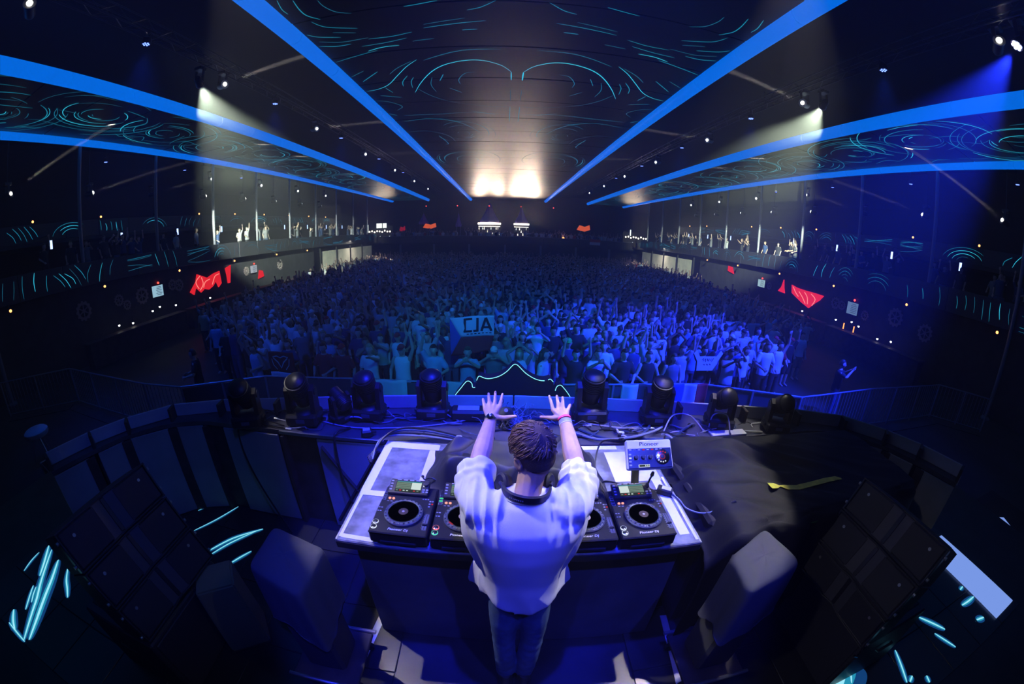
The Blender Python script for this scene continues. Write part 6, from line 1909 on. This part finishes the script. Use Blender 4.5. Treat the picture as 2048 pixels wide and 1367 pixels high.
TOPC = [('white', mat('top_white', (.72, .72, .74), .9)), ('pale grey', mat('top_pale', (.45, .46, .48), .9)), ('black', mat('top_black', (.025, .025, .03), .9)), ('dark blue', mat('top_navy', (.03, .06, .16), .9)), ('red', mat('top_red', (.40, .04, .05), .9)), ('grey', mat('top_grey', (.18, .18, .2), .9)), ('light blue', mat('top_lightblue', (.25, .45, .62), .9))]
LEGC = [mat('denim', (.06, .10, .20), .9), mat('dark_trousers', (.025, .025, .03), .9), mat('khaki', (.22, .18, .12), .9)]
BODY = {}; TEE = {}; TANK = None
for nm, arms in POSES.items():
    BODY[nm] = fuse(make_body(arms), 'body', SKINS[0], .0125, 2)
    TEE[nm] = fuse(make_top(arms, True), 'shirt', TOPC[0][1], .016, 3, lambda c: .006 * fnoise(c.x * 14, c.y * 14, c.z * 9))
TANK = fuse(make_top(None, False), 'tank_top', TOPC[0][1], .016, 3, lambda c: .005 * fnoise(c.x * 14, c.y * 14, c.z * 9))
LEGS = [fuse(make_trousers(s), 'trousers' if not s else 'shorts', LEGC[0], .018, 2) for s in (False, True)]
HAIR = {k: make_hair(k).mesh('hair' if k != 'cap' else 'cap', HAIRC[0][1], 'all') for k in ('short', 'long', 'bun', 'cap')}
PHONE = MB().box((0, 0, 0), (.075, .012, .15), bev=.004).mesh('phone_case', M_plast)
PHONE_S = MB().box((0, .007, 0), (.066, .002, .135)).mesh('phone_screen', glow('phone_glow', (.25, .4, .6), .6))
def setmat(o, m):
    o.material_slots[0].link = 'OBJECT'
    o.material_slots[0].material = m
NAMES = list(POSES)
crng = random.Random(21)
def person(x, y, pose, top, hair, hc, skin=0, leg=0, tank=False, shorts=False, face=0.0, h=1.0, label=None, group=None, capc=0, z=FZ):
    p = put('person', BODY[pose])
    setmat(p, SKINS[skin])
    p.location = (x, y, z)
    p.rotation_euler = (0, 0, face)
    p.scale = (h, h, h)
    t = put('shirt' if not tank else 'tank_top', TANK if tank else TEE[pose], p); setmat(t, TOPC[top][1])
    l = put('shorts' if shorts else 'trousers', LEGS[1 if shorts else 0], p); setmat(l, LEGC[leg])
    q = put('hair' if hair != 'cap' else 'cap', HAIR[hair], p); setmat(q, CAPC[capc][1] if hair == 'cap' else HAIRC[hc][1])
    tag(p, label, 'person', group)
    return p
TAKEN = []
def star(x, y, *a, **k):
    TAKEN.append((x, y))
    return person(x, y, *a, **k)
# people one can single out at the front
star(.34, 7.55, 'hands clapping overhead', 0, 'long', 2, tank=True, label='woman in a white tank top behind the crest peak, hands joined overhead', h=.98)
star(.85, 7.45, 'arms hanging', 0, 'long', 1, face=1.2, label='person in a white T-shirt turned sideways, just right of the crest peak')
star(1.55, 7.5, 'both hands raised high', 2, 'short', 0, label='person in black with both hands up, at the barrier right of the crest')
star(2.05, 7.55, 'both hands holding up a phone', 0, 'bun', 1, tank=False, label='person in white holding a phone up, left of the man in black')
star(2.62, 7.45, 'hands resting in front', 2, 'short', 0, h=1.02, label='man in a black T-shirt leaning on the barrier right of the crest, hands in front')
star(3.2, 7.45, 'hands resting in front', 2, 'bun', 1, tank=True, label='woman in a black tank top at the barrier right of the man in black')
star(3.85, 7.5, 'arms hanging', 5, 'long', 1, tank=True, label='person in a grey tank top at the barrier behind the striped flag', h=.96)
star(1.52, 8.35, 'arms hanging', 3, 'cap', 0, capc=0, label='person wearing a bright green cap in the second row right of the crest')
star(-.75, 7.5, 'both hands holding up a phone', 6, 'short', 1, label='person in a light blue top holding a phone by the left end of the crest')
star(-.2, 7.55, 'elbows lifted, hands by the face', 5, 'cap', 0, capc=1, label='person in grey with a white cap, hands by the face, below the held-up flag')
star(-2.95, 7.55, 'one arm stretched forward', 0, 'long', 2, label='person in a white top stretching one arm forward above the white barrier cloth')
star(-3.6, 7.5, 'arms hanging', 4, 'cap', 0, capc=3, label='person in red with a red cap at the barrier left of the white cloth')
star(-4.1, 7.55, 'hands resting in front', 4, 'short', 0, label='person in a red top with dark hair at the barrier beside the red banner')
star(-4.3, 8.25, 'arms hanging', 6, 'short', 1, tank=True, label='person in a light blue tank top behind the right edge of the red banner')
star(-5.9, 9.5, 'arms hanging', 0, 'short', 0, label='bareheaded man in white T-shirt, left of two in white above red banner')
star(-5.3, 9.5, 'hands resting in front', 0, 'cap', 0, capc=2, label='man in white T-shirt and black cap, right of two in white above red banner')
star(-7.1, 9.6, 'arms hanging', 0, 'short', 1, face=.5, label='person in a white T-shirt at the left edge of the lit crowd')
star(5.5, 10.6, 'elbows lifted, hands by the face', 0, 'short', 0, face=-.6, label='man in a white T-shirt turned sideways, well back on the right of the crowd')
star(-1.85, 8.6, 'one hand raised', 1, 'short', 1, label='person in pale grey with one hand up, just left of the held-up flag')
star(-1.5, 7.6, 'left fist in the air', 6, 'short', 0, label='person in light blue shirt, raised fist, at the barrier left of the flag')
star(8.4, 11.2, 'arms hanging', 0, 'short', 0, face=-.5, label='man in a white T-shirt standing apart at the right edge of the crowd', shorts=True)
star(9.7, 11.0, 'elbows lifted, hands by the face', 0, 'short', 1, face=-.4, label='farthest right of the people in white at the right edge of the crowd')
star(-7.5, 6.75, 'hands resting in front', 2, 'short', 0, face=-1.0, label='steward in black leaning at the corner where the barrier meets the left fence')
star(8.9, 6.9, 'both hands holding up a phone', 2, 'short', 0, face=.8, label='photographer in black by the fence right of the stage')
star(4.9, 7.95, 'both hands raised high', 2, 'short', 0, label='person in black holding up the white T-shirt banner')
star(-1.3, 8.85, 'both hands raised high', 3, 'short', 1, label='left holder of the white, blue and red flag')
star(-.2, 8.85, 'both hands raised high', 5, 'long', 1, label='right holder of the white, blue and red flag')
star(-5.2, 7.75, 'hands resting in front', 3, 'short', 1, label='person in dark blue holding the red banner at the barrier')
nstar = len(TAKEN)
def crowd_ok(x, y):
    dx = abs(x - .2)
    lim = min(6.2 + (y - 7.3) * 1.5, 13.2 + max(0, y - 14) * .15)
    if -1.45 < x < 0.0 and 7.85 < y < 8.75: return False
    return dx < min(lim, 15.6)
spots = []
y = 7.5
row = 0
while y < 45.5:
    st = .58 + .004 * (y - 7)
    x = -16 + (row % 2) * st / 2
    while x < 16.4:
        px, py = x + crng.gauss(0, .09), y + crng.gauss(0, .09)
        if crowd_ok(px, py) and all((px - a) ** 2 + (py - c) ** 2 > .30 for a, c in TAKEN):
            edge = abs(px - .2) / min(6.2 + (py - 7.3) * 1.5, 14)
            if crng.random() < (.93 if edge < .8 else .6): spots.append((px, py, row))
        x += st
    y += .66 if y < 16 else .72
    row += 1
spots.sort(key=lambda p: (p[0] ** 2 + p[1] ** 2))
NEAR = 300 - nstar
POSEW = [.18, .16, .08, .10, .21, .05, .10, .06, .015, .045]
def choose(r):
    u = r.random(); acc = 0
    for nm, w in zip(NAMES, POSEW):
        acc += w
        if u < acc: return nm
    return NAMES[4]
ROWS = {}
for s_ in spots[:NEAR]: ROWS.setdefault(s_[2], []).append(s_)
PLACE = {}
def nth(k):
    return ORDN[k] if k < len(ORDN) else '%dth' % (k + 1)
ORDN = ORD + ['thirteenth', 'fourteenth', 'fifteenth', 'sixteenth', 'seventeenth', 'eighteenth', 'nineteenth', 'twentieth']
for rw, L in ROWS.items():
    for sd in (-1, 1):
        M_ = sorted([q for q in L if (q[0] - HX) * sd > 0], key=lambda q: abs(q[0] - HX))
        for i_, q in enumerate(M_): PLACE[q] = '%s row, %s to the %s of centre' % (nth(rw), nth(i_), 'left' if sd < 0 else 'right')
for sp_ in spots[:NEAR]:
    x, y = sp_[0], sp_[1]
    pose = choose(crng)
    top = crng.choices(range(7), [.24, .14, .24, .14, .05, .12, .07])[0]
    tank = crng.random() < .22
    hair = crng.choices(['short', 'long', 'bun', 'cap'], [.5, .25, .1, .15])[0]
    hc = crng.choices((0, 1, 2), (.45, .35, .2))[0]
    cc = crng.choice((1, 2, 2, 3))
    hd = '%s cap' % CAPC[cc][0] if hair == 'cap' else '%s %s' % (HAIRC[hc][0], {'short': 'short hair', 'long': 'long hair', 'bun': 'tied-up hair'}[hair])
    lab = '%s %s, %s, %s' % (TOPC[top][0], 'tank top' if tank else 'T-shirt', hd, PLACE[sp_])
    person(x, y, pose, top, hair, hc, crng.choices((0, 1, 2), (.6, .3, .1))[0], crng.randrange(3), tank, crng.random() < .35, crng.gauss(0, .22), crng.uniform(.93, 1.06), lab, 'crowd on the floor', cc)

# the rest of the crowd, past the nearest three hundred: one mass
import numpy as np
LOW = []
for nm in NAMES:
    parts = [(BODY[nm], 0, .035), (TEE[nm], 1, .07), (LEGS[0], 2, .10), (HAIR['short'], 3, .5)]
    V = []; F = []; Mi = []
    for me, mi, ratio in parts:
        o = bpy.data.objects.new('tmp', me); COL.objects.link(o)
        d = o.modifiers.new('d', 'DECIMATE'); d.ratio = ratio
        bpy.context.view_layer.update()
        ev = o.evaluated_get(bpy.context.evaluated_depsgraph_get()); m2 = ev.to_mesh()
        m2.calc_loop_triangles()
        n0 = len(V)
        V += [v.co[:] for v in m2.vertices]
        F += [tuple(i + n0 for i in t.vertices) for t in m2.loop_triangles]
        Mi += [mi] * len(m2.loop_triangles)
        ev.to_mesh_clear(); bpy.data.objects.remove(o)
    LOW.append((np.array(V), np.array(F), np.array(Mi)))
MASSM = SKINS[:2] + [c for _, c in TOPC] + LEGC[:2] + [HAIRC[0][1], HAIRC[1][1]]
def mass(name, label, places, seed, dark=False):
    r = random.Random(seed)
    VV = []; FF = []; MM = []
    n0 = 0
    for (x, y, z, face) in places:
        v, f, mi = LOW[NAMES.index(choose(r))]
        s = r.uniform(.93, 1.06); a = face + r.gauss(0, .25)
        c, sn = math.cos(a) * s, math.sin(a) * s
        w = np.empty_like(v)
        w[:, 0] = v[:, 0] * c - v[:, 1] * sn + x
        w[:, 1] = v[:, 0] * sn + v[:, 1] * c + y
        w[:, 2] = v[:, 2] * s + z
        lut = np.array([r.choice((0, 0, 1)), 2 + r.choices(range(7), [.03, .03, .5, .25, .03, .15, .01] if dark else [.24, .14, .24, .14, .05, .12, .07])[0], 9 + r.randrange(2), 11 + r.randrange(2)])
        VV.append(w); FF.append(f + n0); MM.append(lut[mi]); n0 += len(v)
    VV = np.concatenate(VV); FF = np.concatenate(FF); MM = np.concatenate(MM)
    me = bpy.data.meshes.new(name)
    me.vertices.add(len(VV)); me.vertices.foreach_set('co', VV.astype(np.float32).ravel())
    me.loops.add(len(FF) * 3); me.loops.foreach_set('vertex_index', FF.astype(np.int32).ravel())
    me.polygons.add(len(FF))
    me.polygons.foreach_set('loop_start', np.arange(0, len(FF) * 3, 3, dtype=np.int32))
    for m in MASSM: me.materials.append(m)
    me.polygons.foreach_set('material_index', MM.astype(np.int32))
    me.update(calc_edges=True)
    me.validate()
    o = put(name, me)
    return tag(o, label, 'crowd', None, 'stuff')
mass('crowd', 'dense crowd filling the rest of the hall floor behind the front rows', [(x, y, FZ, 0) for x, y, _ in spots[NEAR:]], 1)
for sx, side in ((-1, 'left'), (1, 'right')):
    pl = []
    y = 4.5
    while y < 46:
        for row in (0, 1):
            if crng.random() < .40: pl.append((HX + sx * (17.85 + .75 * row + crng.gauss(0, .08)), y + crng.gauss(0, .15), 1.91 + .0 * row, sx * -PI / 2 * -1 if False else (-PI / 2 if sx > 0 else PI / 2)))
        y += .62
    mass('crowd', 'spectators standing along the %s balcony behind its screen front' % side, pl, 5 + sx, True)  # mostly dark tops, putting the balcony's dimness into the clothes
pl = []
x = -16
while x < 16.5:
    for row in (0, 1, 2):
        if crng.random() < .6: pl.append((x + crng.gauss(0, .15), 52.95 + .7 * row + crng.gauss(0, .1), 1.35, 0))
    x += .6
mass('crowd', 'spectators standing along the back mezzanine in front of the kiosks', pl, 9)

# ---------------------------------------------------------------- flags and banners held in the crowd
fg = thing('held_flag', 'white, red and blue flag with big dark letters CJA held up in the crowd', 'flag', (-.72, 8.2, .21))
FW, FH = 1.0, .9
def wave(u, v): return .05 * math.sin(u * 5 + v * 2) + .03 * fnoise(u * 3, v * 3, 2)
def fsheet(a, bq, c, d):
    def f(u, v):
        x = (a[0] * (1 - u) + bq[0] * u) * (1 - v) + (d[0] * (1 - u) + c[0] * u) * v
        z = (a[1] * (1 - u) + bq[1] * u) * (1 - v) + (d[1] * (1 - u) + c[1] * u) * v
        return (x, wave(x / FW, z / FH), z + .05 * x)
    return f
cloth('white_half', 14, 10, fsheet((-.5, .45), (.5, .48), (.5, 0), (-.25, 0)), M_fw, fg, .004)
cloth('red_half', 14, 10, fsheet((-.25, 0), (.5, 0), (.42, -.35), (-.5, -.46)), M_fr, fg, .004)
cloth('blue_wedge', 10, 14, fsheet((-.5, .45), (-.499, .45), (-.25, 0), (-.5, -.46)), M_fb, fg, .004)
M_flet = mat('flag_letter', (.02, .02, .025), .9)
def fbar(pts, w):
    g = MB()
    P = [Vector((x, wave(x / FW, z / FH) - .012, z + .05 * x)) for x, z in pts]
    ribbon2(g, P, w)
    return g
def ribbon2(mb, pts, w):
    n = len(pts); vs = []
    for i, p in enumerate(pts):
        t = pts[min(i + 1, n - 1)] - pts[max(i - 1, 0)]
        s = t.cross(Vector((0, 1, 0))).normalized() * w / 2
        vs += [p - s, p + s]
    mb.add(vs, [(2 * i, 2 * i + 1, 2 * i + 3, 2 * i + 2) for i in range(n - 1)])
def glyph(strokes):
    g = MB()
    for st, w in strokes:
        ribbon2(g, [Vector((x, wave(x / FW, z / FH) - .012, z + .05 * x)) for x, z in st], w)
    return g
glyph([([(.0, .40), (-.19, .40)], .05), ([(-.165, .42), (-.165, .12)], .055), ([(-.19, .13), (.0, .13)], .05)]).build('letter_c', M_flet, fg)
glyph([([(.12, .42), (.12, .12)], .055), ([(.145, .13), (.03, .13)], .05)]).build('letter_j', M_flet, fg)
glyph([([(.21, .11), (.31, .42)], .055), ([(.31, .43), (.44, .11)], .055), ([(.25, .2), (.40, .2)], .045)]).build('letter_a', M_flet, fg)
for k in range(7):
    glyph([([(-.12 + .085 * k, .065), (-.07 + .085 * k, .065)], .022)]).build('small_print', M_flet, fg)
rb = thing('red_banner', 'dark red banner with a pale eagle-like chevron held at the barrier on the left', 'banner', (-5.15, 7.30, -.25))
cloth('red_cloth', 16, 12, lambda u, v: (-.36 + .72 * u, .03 * math.sin(u * 6) + .02 * v, .26 - .5 * v), mat('banner_red', (.28, .03, .03), .85), rb, .004)
def chev(pts, w, nm, m):
    g = MB(); ribbon2(g, [Vector((x, -.035, z)) for x, z in pts], w); g.build(nm, m, rb)
M_pale = mat('banner_pale', (.45, .5, .55), .85)
chev([(-.2, .12), (-.08, .02), (0, -.12), (.08, .02), (.2, .12)], .03, 'emblem_line', M_pale)
chev([(-.22, .14), (-.1, .17), (0, .13), (.1, .17), (.22, .14)], .025, 'emblem_line', M_pale)
chev([(-.25, .10), (-.22, -.05), (-.12, -.16)], .02, 'emblem_line', M_pale)
chev([(.25, .10), (.22, -.05), (.12, -.16)], .02, 'emblem_line', M_pale)
cloth('white_hem', 12, 5, lambda u, v: (-.36 + .72 * u, .03 * math.sin(u * 6), -.24 - .14 * v), M_fw, rb, .004)
ts = thing('shirt_banner', 'white T-shirt with scrawled black writing held up as a banner on the right', 'banner', (4.9, 7.72, -.12))
tp = [(-.42, .18), (-.34, .26), (-.24, .10), (.24, .10), (.34, .26), (.42, .18), (.30, -.02), (.27, -.26), (-.27, -.26), (-.29, -.02)]
MB().prism(tp, -.006, .006, 0, Matrix.Rotation(PI / 2, 4, 'X')).build('shirt_cloth', M_fw, ts)
for k, pts in enumerate([[(-.16, .02), (-.12, .06), (-.13, -.02), (-.06, .05), (-.06, -.03)], [(-.02, .05), (.02, -.02), (.04, .05)], [(.06, -.01), (.1, .05), (.11, -.03), (.16, .06)], [(-.1, -.09), (-.07, -.12)], [(-.02, -.08), (.02, -.12)], [(.06, -.08), (.1, -.12)]]):
    g = MB(); ribbon2(g, [Vector((x, -.012, z)) for x, z in pts], .022); g.build('scrawl', M_flet, ts)
